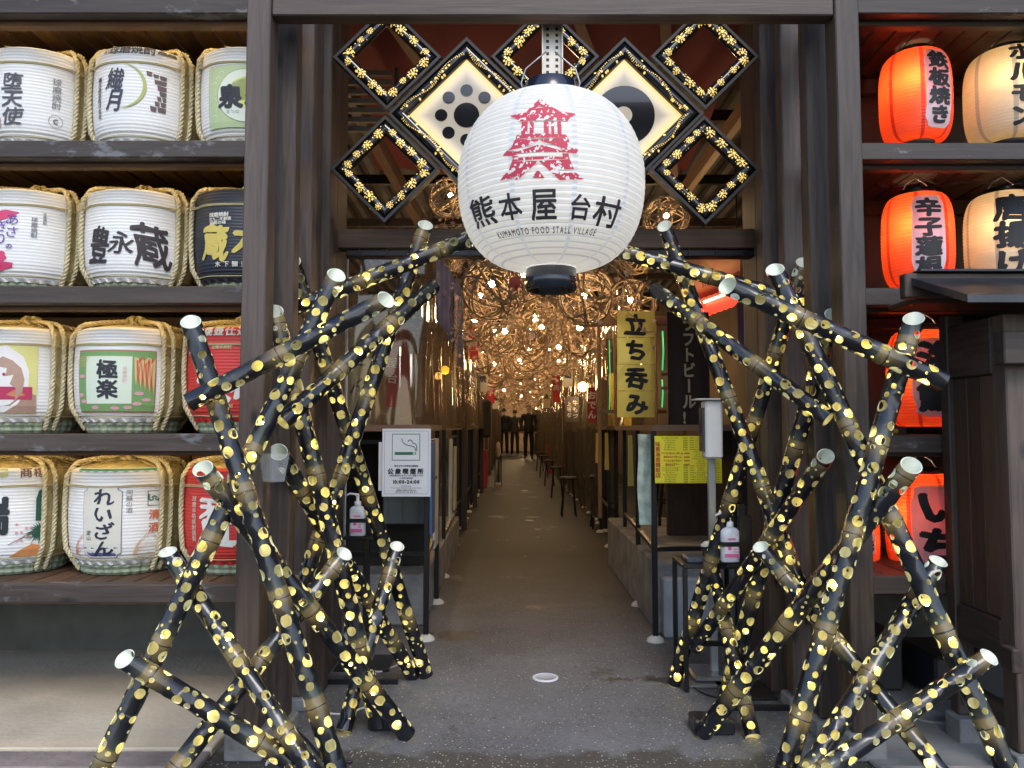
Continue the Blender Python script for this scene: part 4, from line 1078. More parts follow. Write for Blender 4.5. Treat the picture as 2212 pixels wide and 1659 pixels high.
    ztp = L-r*kk-.035; zz_ = [q[2] for q in OV]+[q[2] for q in IV]
    me.polygons.foreach_set('material_index', [0]*len(fo)+[2 if zz_[f[0]] > ztp else 1 for f in fi+fr])
    me.polygons.foreach_set('use_smooth', [True]*(len(fo)+len(fi))+[False]*len(fr))
    for q_, nm_ in enumerate(('above_joint', 'below_joint')):
        aj = me.attributes.new(nm_, 'FLOAT', 'POINT'); vv = [q[q_] for q in jn]; aj.data.foreach_set('value', vv+vv)
    me.update()
    try: me.set_sharp_from_angle(angle=R(50))
    except Exception: pass
    o = link('bamboo_pole', me); o.matrix_world = Mx
    tag(o, label, 'bamboo pole', grp)
    # septum just below the cut and light string inside
    if septum:
        zc = L-r*kk*1.0-rng.uniform(.015, .05); bx, by = bnd(zc); q = MB(); q.lathe([(0, .003), (r*.5, .0015), (r-th-.0002, -.003)], 20, 0, (bx, by, zc))
        q.build('septum', SEPT, o)
    q = MB(); z = rng.uniform(.03, .07); pts = []
    while z < L-.08:
        bx, by = bnd(z); ph = rng.uniform(0, 2*PI); c = Vector((bx+r*.35*math.cos(ph), by+r*.35*math.sin(ph), z)); pts.append(c)
        h = .0050; q.add([c+Vector(v_)*h for v_ in ((1,0,0), (0,1,0), (-1,0,0), (0,-1,0), (0,0,1), (0,0,-1))], [(0,1,4), (1,2,4), (2,3,4), (3,0,4), (1,0,5), (2,1,5), (3,2,5), (0,3,5)]); z += rng.uniform(.10, .21)
    q.tube(pts, .0011, 4, 1, False); q.build('light_string', [BULB, WIRE], o)
    return o

GL_, GR_ = 'bamboo poles of the left cluster', 'bamboo poles of the right cluster'
def pole(x0, y0, Y0, x1, y1, Y1, wpx, label, grp, seed, cut='cam', ground=False):
    a = at(x0, y0, Y0); b_ = at(x1, y1, Y1)
    r = wpx/2*((Y0+Y1)/2)/F*1.02
    if ground or b_.z < r*.4:
        # run along the line to the ground
        t = (a.z-r*.35)/(a.z-b_.z); b_ = a+(b_-a)*t
    bamboo(a, b_, r, label, seed, cut, grp)
PL = [
 (412,695,2.35, 727,1659,2.27, 43, 'pole leaning right from an open end before the third-shelf red barrel to the bottom edge', 'cam', True),
 (834,647,2.36, 408,870,2.26, 40, 'thick sloping pole across the front of the left posts, cut flat at its lower end', 'cam', False),
 (727,594,2.50, 218,1659,2.20, 42, 'longest left pole, from an open end right of the posts down to the bottom left', 'cam', True),
 (438,1012,2.30, 862,1564,2.655, 40, 'pole with an oval mouth beside the lowest red barrel and a foot on the asphalt', 'cam', True),
 (362,1192,2.41, 668,1659,2.20, 38, 'pole leaning right from a small open end just right of the kana-panel barrel', 'cam', True),
 (269,1423,2.18, 652,1659,2.27, 42, 'lowest left pole, nearly horizontal, its round open end over the pale paving', 'cam', True),
 (744,1196,2.60, 385,1655,2.26, 38, 'pole with a narrow oval end left of the left pump bottle, sloping down left', 'cam', True),
 (592,672,2.625, 815,1553,2.75, 38, 'pole whose half-hidden open end shows between the first and second left posts', 'cam', True),
 (632,563,2.875, 917,1447,3.30, 32, 'thin rear pole from behind the second left post to the left railing', 'cam', True),
 (919,486,3.00, 645,1290,2.80, 34, 'rear pole with its open end in front of the left lower beam, leaning down left', 'cam', False),
 (932,622,2.88, 609,912,2.46, 37, 'sloping pole below the upper one, open at its lower left end beside the left posts', 'away', False),
 (1040,505,2.86, 629,668,2.79, 34, 'arched top left pole running from the posts to behind the giant lantern', 'cam', False),
 (858,1180,3.00, 745,1569,2.72, 32, 'short rear pole right of the small pump bottle with a glowing lower mouth', 'cam', True),
 (601,976,2.60, 886,1450,3.28, 34, 'rear pole with its open end at the clear plastic cup by the left posts', 'cam', True),
]
PR_ = [
 (1435,488,2.97, 1757,1345,2.75, 33, 'rear pole with its open end in front of the right lower beam, leaning down right', 'cam', False),
 (1331,540,2.85, 1747,657,2.80, 34, 'arched top right pole running from the giant lantern to behind the posts', 'flat', False),
 (1571,617,2.32, 2039,825,2.24, 43, 'thick sloping pole across the right posts whose far end points at the hut', 'cam', False),
 (1674,582,2.55, 2172,1659,2.19, 41, 'longest right pole, from a mint open end high up down to the bottom right corner', 'cam', True),
 (1974,688,2.37, 1697,1659,2.27, 43, 'steep pole rising in front of the half-hidden red lantern, open at the top', 'cam', True),
 (1969,1005,2.27, 1522,1579,2.68, 40, 'pole with a large round mouth before the lowest red lantern, running left to the asphalt', 'cam', True),
 (1784,985,2.58, 1500,1400,3.05, 32, 'rear pole with a two-holed open mouth in front of the third right post', 'cam', False),
 (1736,567,2.87, 1457,1472,3.20, 31, 'thin rear pole from behind the right posts to a foot beside the right railing', 'cam', True),
 (1800,679,2.63, 1566,1512,2.98, 34, 'rear pole with a half-hidden mint end between the first and second right posts', 'cam', True),
 (1417,628,2.86, 1790,905,2.45, 34, 'sloping pole crossing before the brown katakana banner, thin tip towards the alley', 'away', False),
 (1643,1181,2.68, 2024,1659,2.21, 36, 'pole leaning down right from an oval end right of the larger pump bottle', 'cam', True),
 (2027,1212,2.43, 1752,1659,2.22, 39, 'pole sloping down left from a small round open end before the hut wall', 'cam', True),
 (2137,1419,2.17, 1800,1652,2.12, 39, 'lowest right pole, nearly horizontal, with its open end beside the hut footing', 'cam', True),
 (1527,1175,3.22, 1624,1582,2.67, 29, 'short slim pole behind the right pump bottle tray with a glowing open foot', 'cam', True),
]
for i, (x0, y0, Y0, x1, y1, Y1, wd, lb, cu_, gr) in enumerate(PL): pole(x0, y0, Y0, x1, y1, Y1, wd, lb, GL_, 100+i, cu_, gr)
for i, (x0, y0, Y0, x1, y1, Y1, wd, lb, cu_, gr) in enumerate(PR_): pole(x0, y0, Y0, x1, y1, Y1, wd, lb, GR_, 200+i, cu_, gr)

# ================================================================== ALLEY
AL0, AL1, AEND = -.50, .86, 34.0
DWALL = mat('alley_wall', (.10, .065, .04), .8, cvar=.3, cscale=3)
DROOF = mat('corrugated_roof', (.03, .024, .022), .6, cvar=.3)
def mk(name, label, cat, lo, hi, m, c=.004, group=None):
    return tag(board(name, lo, hi, m, None, c), label, cat, group)
mk('rear_wall', 'dark back wall of the stalls on the left side of the alley', 'wall', (-2.3, 3.72, 0), (-2.2, AEND+1, 3.6), DWALL)
mk('rear_wall', 'dark back wall of the stalls on the right side of the alley', 'wall', (2.5, 3.72, 0), (2.6, AEND+1, 3.6), DWALL)
mk('end_wall', 'pale wall closing the far end of the alley behind the walkers', 'wall', (-2.2, AEND+1, 0), (2.5, AEND+1.1, 3.6), mat('pale_end_wall', (.45, .36, .26), .8, cvar=.2))
# roof: ribbed sheets over the alley
roof = thing('alley_roof', 'dark ribbed metal roof over the alley with steel purlins', 'roof', (0, 3.4, 3.3))
q = MB(); vs = []; nx = 120
for i in range(nx+1):
    x = -2.3+4.9*i/nx; z = .02*(1 if (i//2) % 2 else 0); vs += [(x, -.1, z+.1), (x, AEND-2.4, z-.40)]
q.add(vs, [(2*i, 2*i+2, 2*i+3, 2*i+1) for i in range(nx)]); q.build('roof_sheet', DROOF, roof)
for i in range(9):
    y = 1.8+i*1.3; bar('purlin', (-2.3, y, -.07-.0158*y), (2.6, y, -.07-.0158*y), .05, .08, BLACKM if i % 2 else WX, roof)
bar('roof_brace', (-1.0, .2, -.25), (-.55, 3.2, -.9), .06, .1, WBROWN, roof); bar('roof_brace', (1.5, .1, -.2), (1.05, 2.6, -.8), .05, .09, WTANX, roof)
# red awning with pale stripes seen through the lattice
aw = thing('red_awning', 'dark red fabric awning with pale diagonal stripes above the gateway', 'awning', (0, 3.7, 3.3))
REDF = mat('red_fabric', (.12, .014, .018), .8, cvar=.2, cscale=3); STRIPE = mat('pale_stripe', (.20, .13, .10), .8)
q = MB(); vs = []
for j in range(13):
    for i in range(25):
        vs.append((-1.0+2.3*i/24, 1.9*j/12, -.35*j/12+.02*math.sin(i*.9)+.015*math.sin(j*1.3)))
q.add(vs, [(j*25+i, j*25+i+1, (j+1)*25+i+1, (j+1)*25+i) for j in range(12) for i in range(24)], 0, True); q.build('fabric', REDF, aw)
for x0, x1 in ((-.75, -.1), (.25, .95), (.75, 1.2)):
    q = MB(); vs = []
    for j in range(13):
        t = j/12; x = x0+(x1-x0)*t; y = 1.9*t; z = -.35*t-.04; vs += [(x-.03, y, z), (x+.03, y, z)]
    q.add(vs, [(2*j, 2*j+1, 2*j+3, 2*j+2) for j in range(12)]); q.build('stripe', STRIPE, aw)
mk('louvre_box', 'dark slatted ventilation box high on the left behind the lattice', 'vent', (-.62, 3.95, 2.62), (-.60, 4.4, 2.95), DARKM)
lv = COL.objects[-1] if False else [o for o in COL.objects if o.name.startswith('louvre_box')][0]
for i in range(7):
    o = board('louvre', (-1.0, 3.93, 2.60+i*.05), (-.63, 3.96, 2.625+i*.05), GREYM if False else mat('dark_louvre', (.09, .07, .06), .6), None, .002); o.location -= lv.location; o.parent = lv

# ---- vinyl curtains
def vinyl():
    m = bpy.data.materials.new('clear_vinyl'); m.use_nodes = True; n = m.node_tree.nodes; l = m.node_tree.links; n.remove(n['Principled BSDF']); out = n['Material Output']
    t = n.new('ShaderNodeBsdfTransparent'); t.inputs[0].default_value = (.90, .86, .78, 1); g_ = n.new('ShaderNodeBsdfGlossy'); g_.inputs['Roughness'].default_value = .05
    dfs = n.new('ShaderNodeBsdfDiffuse'); dfs.inputs[0].default_value = (.7, .65, .55, 1)
    fr = n.new('ShaderNodeFresnel'); fr.inputs[0].default_value = 1.45; mr = n.new('ShaderNodeMath'); mr.operation = 'MULTIPLY_ADD'; mr.inputs[1].default_value = .55; mr.inputs[2].default_value = .05; l.new(fr.outputs[0], mr.inputs[0])
    x = n.new('ShaderNodeMixShader'); l.new(mr.outputs[0], x.inputs[0]); l.new(t.outputs[0], x.inputs[1]); l.new(g_.outputs[0], x.inputs[2])
    y = n.new('ShaderNodeMixShader'); y.inputs[0].default_value = .035; l.new(x.outputs[0], y.inputs[1]); l.new(dfs.outputs[0], y.inputs[2]); l.new(y.outputs[0], out.inputs[0])
    return m
VIN = vinyl()
def curtain(name, label, a, b_, z0, z1, seed, group=None, amp=.018):
    rng = random.Random(seed); a = Vector(a); b_ = Vector(b_); L = (b_-a).length; d_ = (b_-a)/L; nrm = Vector((-d_.y, d_.x, 0))
    nx = max(12, int(L/.022)); nz = 10; ks = [(rng.uniform(7, 30), rng.uniform(0, 6), rng.uniform(.3, 1)) for _ in range(4)]
    q = MB(); vs = []
    for j in range(nz+1):
        z = z0+(z1-z0)*j/nz
        for i in range(nx+1):
            s = L*i/nx; o_ = sum(w_*math.sin(k*s+p_+.5*math.sin(z*3+p_)) for k, p_, w_ in ks)*amp*(.55+.45*(1-j/nz))
            vs.append(d_*s+nrm*o_+Vector((0, 0, z-z0)))
    q.add(vs, [(j*(nx+1)+i, j*(nx+1)+i+1, (j+1)*(nx+1)+i+1, (j+1)*(nx+1)+i) for j in range(nz) for i in range(nx)], 0, True)
    return tag(q.build(name, VIN, None, (a.x, a.y, z0)), label, 'curtain', group)
curtain('vinyl_curtain', 'clear vinyl curtain facing the street above the left counter', (-.86, 3.98, 0), (-.46, 3.98, 0), 1.06, 2.15, 1)
GC = 'clear vinyl curtains along both sides of the alley'
ORD = ['nearest', 'second', 'third', 'fourth', 'fifth', 'sixth', 'seventh', 'eighth', 'ninth', 'tenth', 'eleventh', 'twelfth']
y = 4.0; k = 0
while y < AEND:
    L = 2.3 if y < 12 else 4.5
    curtain('vinyl_curtain', 'clear vinyl curtain along the left side of the alley, %s from the street' % ORD[k], (AL0+.02-.004*(k % 2), y, 0), (AL0+.02, y+L-.03, 0), 1.05 if y < 14 else .15, 2.25, 10+k, GC, .035); k += 1; y += L
y = 5.6; k = 0
while y < AEND:
    L = 2.3 if y < 12 else 4.5
    curtain('vinyl_curtain', 'clear vinyl curtain along the right side of the alley, %s from the street' % ORD[k], (AL1+.02, y, 0), (AL1+.02, y+L-.03, 0), 1.06 if y < 6.9 else .12, 2.35, 40+k, GC, .045); k += 1; y += L

# ---- stall counters with slim black posts
FOOTM = mat('white_foot', (.55, .55, .52), .6)
def counter(label, posts, tops, zt, rails=(.45,), group=None, feet=True):
    """posts: [(x, y)], tops: polygon of the timber top"""
    x0, y0 = posts[0]
    t = thing('stall_counter', label, 'counter', (x0, y0, 0), group=group)
    for (x, y) in posts:
        o = board('post', (x-.013, y-.013, .02), (x+.013, y+.013, zt), BLACKM, None, .002); o.location -= t.location; o.parent = t
        if feet:
            q = MB(); q.lathe([(.045, 0), (.042, .012), (.022, .026), (.016, .028), (0, .028)], 14); q.build('foot', FOOTM, t, (x-x0, y-y0, 0))
    for z in rails:
        for a, b_ in zip(posts, posts[1:]):
            dv = (Vector((*b_, 0))-Vector((*a, 0))).normalized()*.015
            bar('rail', (a[0]-x0+dv.x, a[1]-y0+dv.y, z), (b_[0]-x0-dv.x, b_[1]-y0-dv.y, z), .022, .022, BLACKM, t)
    q = MB(); n_ = len(tops); vs = [(x-x0, y-y0, zt+.002) for x, y in tops]+[(x-x0, y-y0, zt+.032) for x, y in tops]
    q.add(vs, [tuple(range(n_))[::-1], tuple(range(n_, 2*n_))]+[(i, (i+1) % n_, n_+(i+1) % n_, n_+i) for i in range(n_)]); q.build('counter_top', WTOP, t)
    return t
def gx(px, py):   # foot on the ground seen at px, py
    u = (829.5-py)/F; ang = TILT+math.atan(u); Y = CAMZ/-math.tan(ang); return (at(px, py, Y).x, Y)
gl = [gx(920,1382), gx(943,1303), gx(958,1247), gx(983,1178)]
gr_ = [gx(1416,1385), gx(1380,1308), gx(1351,1250)]
gr2 = [gx(1316,1182), gx(1297,1150), gx(1283,1120)]
ZC = 1.035
counter('left stall counter with the smoking sign on its front', [(gl[0][0]-.42, gl[0][1]+.02), gl[0], gl[1]], [(gl[0][0]-.44, gl[0][1]-.03), (gl[0][0]+.02, gl[0][1]-.03), (gl[1][0]+.02, gl[1][1]+.05), (gl[0][0]-.44, gl[1][1]+.05)], ZC, (.42, .98))
counter('second left counter with posters leaning on its alley side', [gl[2], gl[3]], [(gl[2][0]-.3, gl[2][1]-.1), (gl[2][0]+.02, gl[2][1]-.1), (gl[3][0]+.02, gl[3][1]+.1), (gl[3][0]-.3, gl[3][1]+.1)], ZC, (.3, .98))
counter('right stall counter carrying the yellow menu', [(gr_[0][0]+.42, gr_[0][1]+.03), gr_[0], gr_[1], gr_[2]], [(gr_[0][0]+.44, gr_[0][1]-.03), (gr_[0][0]-.01, gr_[0][1]-.03), (gr_[2][0]-.05, gr_[2][1]-.4), (gr_[2][0]-.05, gr_[2][1]+.1), (gr_[0][0]+.44, gr_[2][1]+.1)], ZC, (.45,))
counter('second right counter hung with dull yellow strips', gr2, [(gr2[0][0]+.2, gr2[0][1]-.12), (gr2[0][0]-.03, gr2[0][1]-.12), (gr2[2][0]-.03, gr2[2][1]+.1), (gr2[0][0]+.2, gr2[2][1]+.1)], ZC, (.35,))
# concrete plinths behind the railings
mk('concrete_plinth', 'low grey concrete plinth under the left stall counter', 'plinth', (-1.0, 4.15, 0), (-.47, 6.9, .27), CONC, .01)
mk('concrete_plinth', 'grey concrete block step beside the right railing', 'plinth', (gr_[0][0]+.03, gr_[0][1]+.12, 0), (1.7, 6.0, .36), CONC, .01)
mk('concrete_block', 'pale grey moulded concrete block standing before the right step', 'block', (gr_[0][0]+.05, gr_[0][1]+.03, 0), (gr_[0][0]+.32, gr_[0][1]+.115, .30), mat('pale_concrete', (.30, .33, .38), .7, cvar=.2), .012)
# panels under the counters
mk('under_panel', 'dark panel closing the left stall below its counter', 'panel', (-1.4, 4.42, .27), (-.47, 4.44, 1.03), DARKM)
mk('under_panel', 'dark brown half wall behind the right railing', 'panel', (1.0, 5.0, .36), (1.7, 5.03, 1.0), WBOOTH)
mk('side_box', 'narrow dark cabinet at the corner of the right stall', 'cabinet', (gr_[0][0]+.45, 3.9, 0), (gr_[0][0]+.75, 4.5, 1.05), DARKM)

# ---- signs
def sheet(name, label, cat, px0, py0, px1, py1, Y, m, th=.004, rotz=0):
    a = at(px0, py0, Y); b_ = at(px1, py1, Y); w_ = abs(b_.x-a.x); h_ = abs(a.z-b_.z)
    t = thing(name, label, cat, ((a.x+b_.x)/2, Y, (a.z+b_.z)/2), (0, 0, rotz))
    q = MB(); q.box((-w_/2, 0, -h_/2), (w_/2, th, h_/2), 0, .0012); q.build('panel', m, t)
    return t, w_, h_
def pf(y=-.0012): return lambda u, v: Vector((u, y, v))
PAPER = mat('white_paper', (.80, .82, .88), .45)
mk('backing_board', 'plain white board behind the smoking sign', 'board', (at(818, 1000, 3.80).x, 3.795, at(818, 1060, 3.8).z), (at(840, 1000, 3.80).x, 3.80, at(818, 955, 3.8).z), WHITE, .001)
t, w_, h_ = sheet('smoking_sign', 'white public smoking area sign with a green cigarette symbol', 'sign', 826, 926, 930, 1073, 3.78, PAPER)
GRN = ink('sign_green', (.02, .17, .08))
f = Flat(); s = w_/104     # metres per px; origin sign centre (878, 999.5)
def S(x, y): return ((x-878)*s, (999.5-y)*s)
f.frame(*S(831, 1066), *S(925, 932), .0012, 1)
x0, y0 = S(847, 995); x1, y1 = S(907, 938); f.frame(x0, y0, x1, y1, .0032, 0)
a = S(853, 983); b_ = S(892, 977); f.rect(*a, *b_, 0); f.rect(*S(893.5, 983), *S(895, 977), 0); f.rect(*S(897, 983), *S(898.5, 977), 0)
for path in ([(868, 948), (869, 954), (873, 959), (879, 962), (888, 964), (894, 966), (897, 970), (897, 975)], [(881, 955), (883, 952), (887, 951), (890, 954), (891, 958), (896, 959), (899, 962), (900, 968), (900, 975)]):
    for (ax, ay), (bx, by) in zip(path, path[1:]):
        A_ = Vector(S(ax, ay)); B_ = Vector(S(bx, by)); d_ = (B_-A_).normalized()*.0006; nn = Vector((-d_.y, d_.x)).normalized()*.0021; f.poly([tuple(A_-d_+nn), tuple(A_-d_-nn), tuple(B_+d_-nn), tuple(B_+d_+nn)], 0)
f.text('公衆喫煙所', *S(878, 1018), 12.5*s, 2, .05, gap=1.28); f.text('10:00-24:00', *S(878, 1040), 10*s, 2, .05, gap=1.02)
f.text('熊本市中心市街地分煙施設', *S(878, 1006.5), 4.3*s, 2, .02); f.text('20歳未満の方の立ち入りはご遠慮ください', *S(878, 1027), 3.9*s, 2, .02); f.text('【ご利用可能時間】', *S(878, 1032.5), 3.6*s, 2, .02)
f.text('Smoking area', *S(878, 1049), 3.4*s, 2, .01); f.text('Persons under 20 years of age not permitted', *S(878, 1053), 3.0*s, 2, .01); f.text('吸烟区 未满20岁不得入内', *S(878, 1058), 3.6*s, 2, .01); f.text('흡연구역 20세 미만 출입 금지', *S(878, 1062), 3.4*s, 2, .01)
f.build('print', [GRN, ink('thin', (.12, .2, .2)), INK], pf(-.0012), t)
YEL = mat('yellow_menu_board', (.80, .72, .03), .5)
t, w_, h_ = sheet('menu_board', 'bright yellow drinks menu hung on the right counter', 'menu', 1414, 942, 1560, 1044, 3.76, YEL)
s = w_/146
def S(x, y): return ((x-1487)*s, (993-y)*s)
f = Flat(); f.text('味萬海南鶏飯店', *S(1420.5, 993), 11.2*s, 0, .03, True)
rr = random.Random(5)
for k, y in enumerate(range(946, 1042, 5)):
    big_ = 10 <= k-0 and False
    if y in (976, 981, 986, 991, 996, 1001):
        continue
    f.text('ウーロンハイハイボール'[:rr.randint(5, 9)], *S(1447, y), 4*s, 1, .03); f.text('¥%d' % (rr.choice((380, 400, 450, 500, 550))), *S(1481, y), 4*s, 1, .03); f.rect(*S(1490, y+.6), *S(1500, y-.6), 1)
for y, tx in ((979, 'アイコレモンハイボール'), (987, 'おかわりハイボール'), (995, 'アイコレモンサワー'), (1003, 'おかわりサワー')): f.text(tx, *S(1452, y), 5.4*s, 0, .045, sx=.8); f.text('¥500', *S(1484, y), 5*s, 0, .04)
for y in range(946, 1042, 5): f.text('ソフトドリンクジュース'[rr.randint(0, 3):rr.randint(6, 10)], *S(1514, y), 4*s, 0 if y in (946, 971, 1006) else 1, .03); f.text('焼酎グラスワイン'[rr.randint(0, 2):7], *S(1543, y), 4*s, 1, .03)
f.build('print', [ink('menu_red', (.50, .10, .02)), ink('menu_brown', (.26, .2, .03))], pf(-.0012), t)
GOLDP = mat('gold_foil_paper', (.78, .58, .12), .28, .55, bump=.25, bscale=12)
t = thing('gold_banner', 'gold foil banner reading 立ち呑み hung in the right stall doorway', 'banner', at(1374, 780, 4.7))
for k in range(4):
    a = at(1333, 672+k*57.5, 4.7); b_ = at(1415, 672+(k+1)*57.5, 4.7); q = MB(); q.box((a.x-t.location.x, 0, b_.z-t.location.z+.0015), (b_.x-t.location.x, .003, a.z-t.location.z), 0, .001); q.build('sheet', GOLDP, t)
f = Flat(); sz = 46/F*4.78
for k, (c_, yy) in enumerate(zip('立ち呑み', (702, 757, 816, 873))): f.text(c_, 0, at(1374, yy, 4.7).z-t.location.z, sz, 0, .045, sx=1.05, warp=.08, shear=.1)
f.build('lettering', INK, pf(-.0012), t)
BRN = mat('brown_cloth', (.028, .016, .014), .85, cvar=.2)
a = at(1441, 674, 4.35); b_ = at(1535, 926, 4.35)
t = thing('cloth_banner', 'dark brown cloth banner with pale katakana クラフトビール beside the gold one', 'banner', ((a.x+b_.x)/2, 4.35, (a.z+b_.z)/2))
q = MB(); vs = []; n_ = 16
for j in range(9):
    for i in range(n_+1): vs.append((a.x+(b_.x-a.x)*i/n_-t.location.x, .008*math.sin(i*.9)*(1-j/12), b_.z+(a.z-b_.z)*j/8-t.location.z))
q.add(vs, [(j*(n_+1)+i, j*(n_+1)+i+1, (j+1)*(n_+1)+i+1, (j+1)*(n_+1)+i) for j in range(8) for i in range(n_)], 0, True); q.build('cloth', BRN, t)
f = Flat(); f.text('クラフトビール!!', (at(1487, 800, 4.35).x-t.location.x), at(1487, 800, 4.35).z-t.location.z, 34/F*4.4, 0, .03, True, sx=.85, gap=.98)
f.build('lettering', mat('tan_print', (.45, .36, .24), .8), pf(-.012), t)
# hanging strips, small banners
for i, (px, y0_, y1_, Y, lb, m_) in enumerate(((1310, 935, 1015, 5.9, 'narrow dull yellow cloth strip on the second right counter, nearer', None), (1290, 935, 1000, 6.3, 'narrow dull yellow cloth strip on the second right counter, farther', None), (1361, 940, 1050, 4.35, 'dull yellow tassel hanging at the slanted corner of the right counter', None))):
    a = at(px-6, y0_, Y); b_ = at(px+6, y1_, Y); q = MB(); q.add([(-.012, 0, 0), (.012, 0, 0), (.02, .004, b_.z-a.z), (-.016, -.002, b_.z-a.z)], [(0,1,2,3)]); tag(q.build('cloth_strip', mat('dull_yellow_cloth', (.42, .33, .07), .8), None, (at(px, y0_, Y))), lb, 'strip')
a = at(1392, 938, 3.95); q = MB(); vs = []
for j in range(9):
    for i in range(5): vs.append((-.035+.07*i/4+.004*math.sin(j), .006*math.sin(i*2+j*.5), -(j/8)*.46))
q.add(vs, [(j*5+i, j*5+i+1, (j+1)*5+i+1, (j+1)*5+i) for j in range(8) for i in range(4)], 0, True)
t = tag(q.build('green_banner', mat('green_print_vinyl', (.42, .52, .46), .25, cvar=.55, cscale=14), None, a), 'crumpled pale green advertising banner at the corner of the right counter', 'banner')
# noren on the left
t = thing('navy_banner', 'navy cloth banner with faint tan characters hanging on the left of the alley', 'banner', (-.40, 4.0, at(950, 555, 4.0).z))
q = MB(); vs = []; Y0_, Y1_ = 4.0, 6.2; n_ = 26
for j in range(8):
    for i in range(n_+1):
        s = i/n_; Yp = Y0_+(Y1_-Y0_)*s; zt_ = at(950+48*s, 548+90*s, Yp).z; zb_ = at(950+48*s, 690+110*s+6*math.sin(i*1.4), Yp).z
        vs.append((.012*math.sin(i*1.6)+(-.40+.0*s)+.40, Yp-Y0_, zb_+(zt_-zb_)*j/7-t.location.z))
q.add(vs, [(j*(n_+1)+i, j*(n_+1)+i+1, (j+1)*(n_+1)+i+1, (j+1)*(n_+1)+i) for j in range(7) for i in range(n_)], 0, True); q.build('cloth', mat('navy_cloth', (.016, .028, .16), .8), t)
f = Flat(); f.text('居酒屋', 0, 0, .17, 0, .03, True, warp=.05); f.build('lettering', mat('tan_print2', (.28, .18, .10), .8), lambda u, v: Vector((.018, 1.2+u*2.0, v+at(985, 715, 5.2).z-t.location.z)), t)
mk('banner_pole', 'thin steel pole carrying the navy banner', 'pole', (-.413, 3.9, at(950, 552, 4).z-.01), (-.403, 3.99, at(950, 552, 4).z+.0), GREYM, .001)
# left stall posters behind the vinyl
for (px0, py0, px1, py1, Y, col, tx, tc, lb) in ((752, 700, 802, 905, 4.25, (.50, .42, .28), 'とん', (.12, .10, .08), 'tall cream poster with a faded brush kana behind the left vinyl'),
      (835, 720, 862, 880, 4.6, (.45, .06, .04), '屋台', (.8, .7, .6), 'narrow red and white poster deep in the left stall'), (866, 700, 885, 900, 4.7, (.40, .10, .03), '', None, 'slim orange-red hanging umbrella shape in the left stall'),
      (898, 765, 915, 900, 4.9, (.62, .50, .38), '', None, 'narrow cream paper on the left stall wall')):
    t, w_, h_ = sheet('stall_poster', lb, 'poster', px0, py0, px1, py1, Y, mat('poster_%d' % px0, col, .6, cvar=.15))
    if tx: f = Flat(); f.text(tx, 0, 0, w_*.85, 0, .01, True, warp=.08, shear=.2, gap=1.4); f.build('lettering', ink('post%d' % px0, tc), pf(), t)

# ---- right stall doorway frame
fr = thing('stall_doorway', 'pale timber doorway of the right stall around the gold banner', 'doorway', (.6, 4.75, 0))
def fb(name, px0, py0, px1, py1, Y, m, th=.035):
    a = at(px0, py0, Y); b_ = at(px1, py1, Y); o = board(name, (min(a.x, b_.x), Y, min(a.z, b_.z)), (max(a.x, b_.x), Y+th, max(a.z, b_.z)), m, None, .003); o.location -= fr.location; o.parent = fr
fb('post', 1290, 690, 1301, 1120, 6.3, WTAN); fb('post', 1326, 690, 1331, 925, 5.6, WTAN)
fb('post', 1416, 690, 1421, 925, 4.85, WTAN); fb('lintel', 1290, 683, 1445, 702, 4.9, WTANX); fb('rail', 1295, 885, 1440, 893, 4.95, WTANX); fb('rail', 1250, 700, 1300, 706, 6.35, WTANX)
fb('shelf', 1428, 805, 1442, 811, 4.6, WTANX); fb('shelf', 1428, 835, 1442, 841, 4.6, WTANX)
GRNL = mat('green_reflection', (.02, .4, .12), .4, emit=(.05, 1, .30), es=.35)  # glowing green streaks stand in for reflections on the foil
for i, (px, y0_, y1_, lb) in enumerate(((1431, 715, 800, 'short glowing streak for green foil reflection between the gold and brown banners, upper'), (1430, 820, 880, 'short glowing streak for green foil reflection between the gold and brown banners, lower'), (1316, 735, 895, 'slim glowing streak for green reflection in the stall window left of the gold banner'))):
    q = MB(); q.tube([at(px, y1_, 5.0), at(px+2, (y0_+y1_)/2, 5.0), at(px, y0_, 5.0)], .005 if i < 2 else .0025, 6); tag(q.build('reflection_streak', GRNL), lb, 'reflection streak')
t, w_, h_ = sheet('oden_banner', 'narrow dark red banner reading おでん beside the right alley curtains', 'banner', 1270, 837, 1287, 912, 6.6, mat('dark_red_cloth', (.30, .02, .03), .8)); f = Flat(); f.text('おでん', 0, 0, w_*1.15, 0, .03, True, gap=1.1); f.build('lettering', ink('pale', (.6, .55, .5)), pf(), t)
t, w_, h_ = sheet('dark_poster', 'black poster with white scrawled writing behind the right vinyl', 'poster', 1221, 857, 1251, 912, 9.2, mat('black_paper', (.03, .028, .025), .6)); f = Flat(); f.text('牛もつ', w_*.22, 0, w_*.42, 0, .0, True, gap=1.1, warp=.1); f.text('上等な', -w_*.22, 0, w_*.36, 0, .0, True, gap=1.1, warp=.1); f.build('lettering', ink('pale', (.6, .55, .5)), pf(), t)
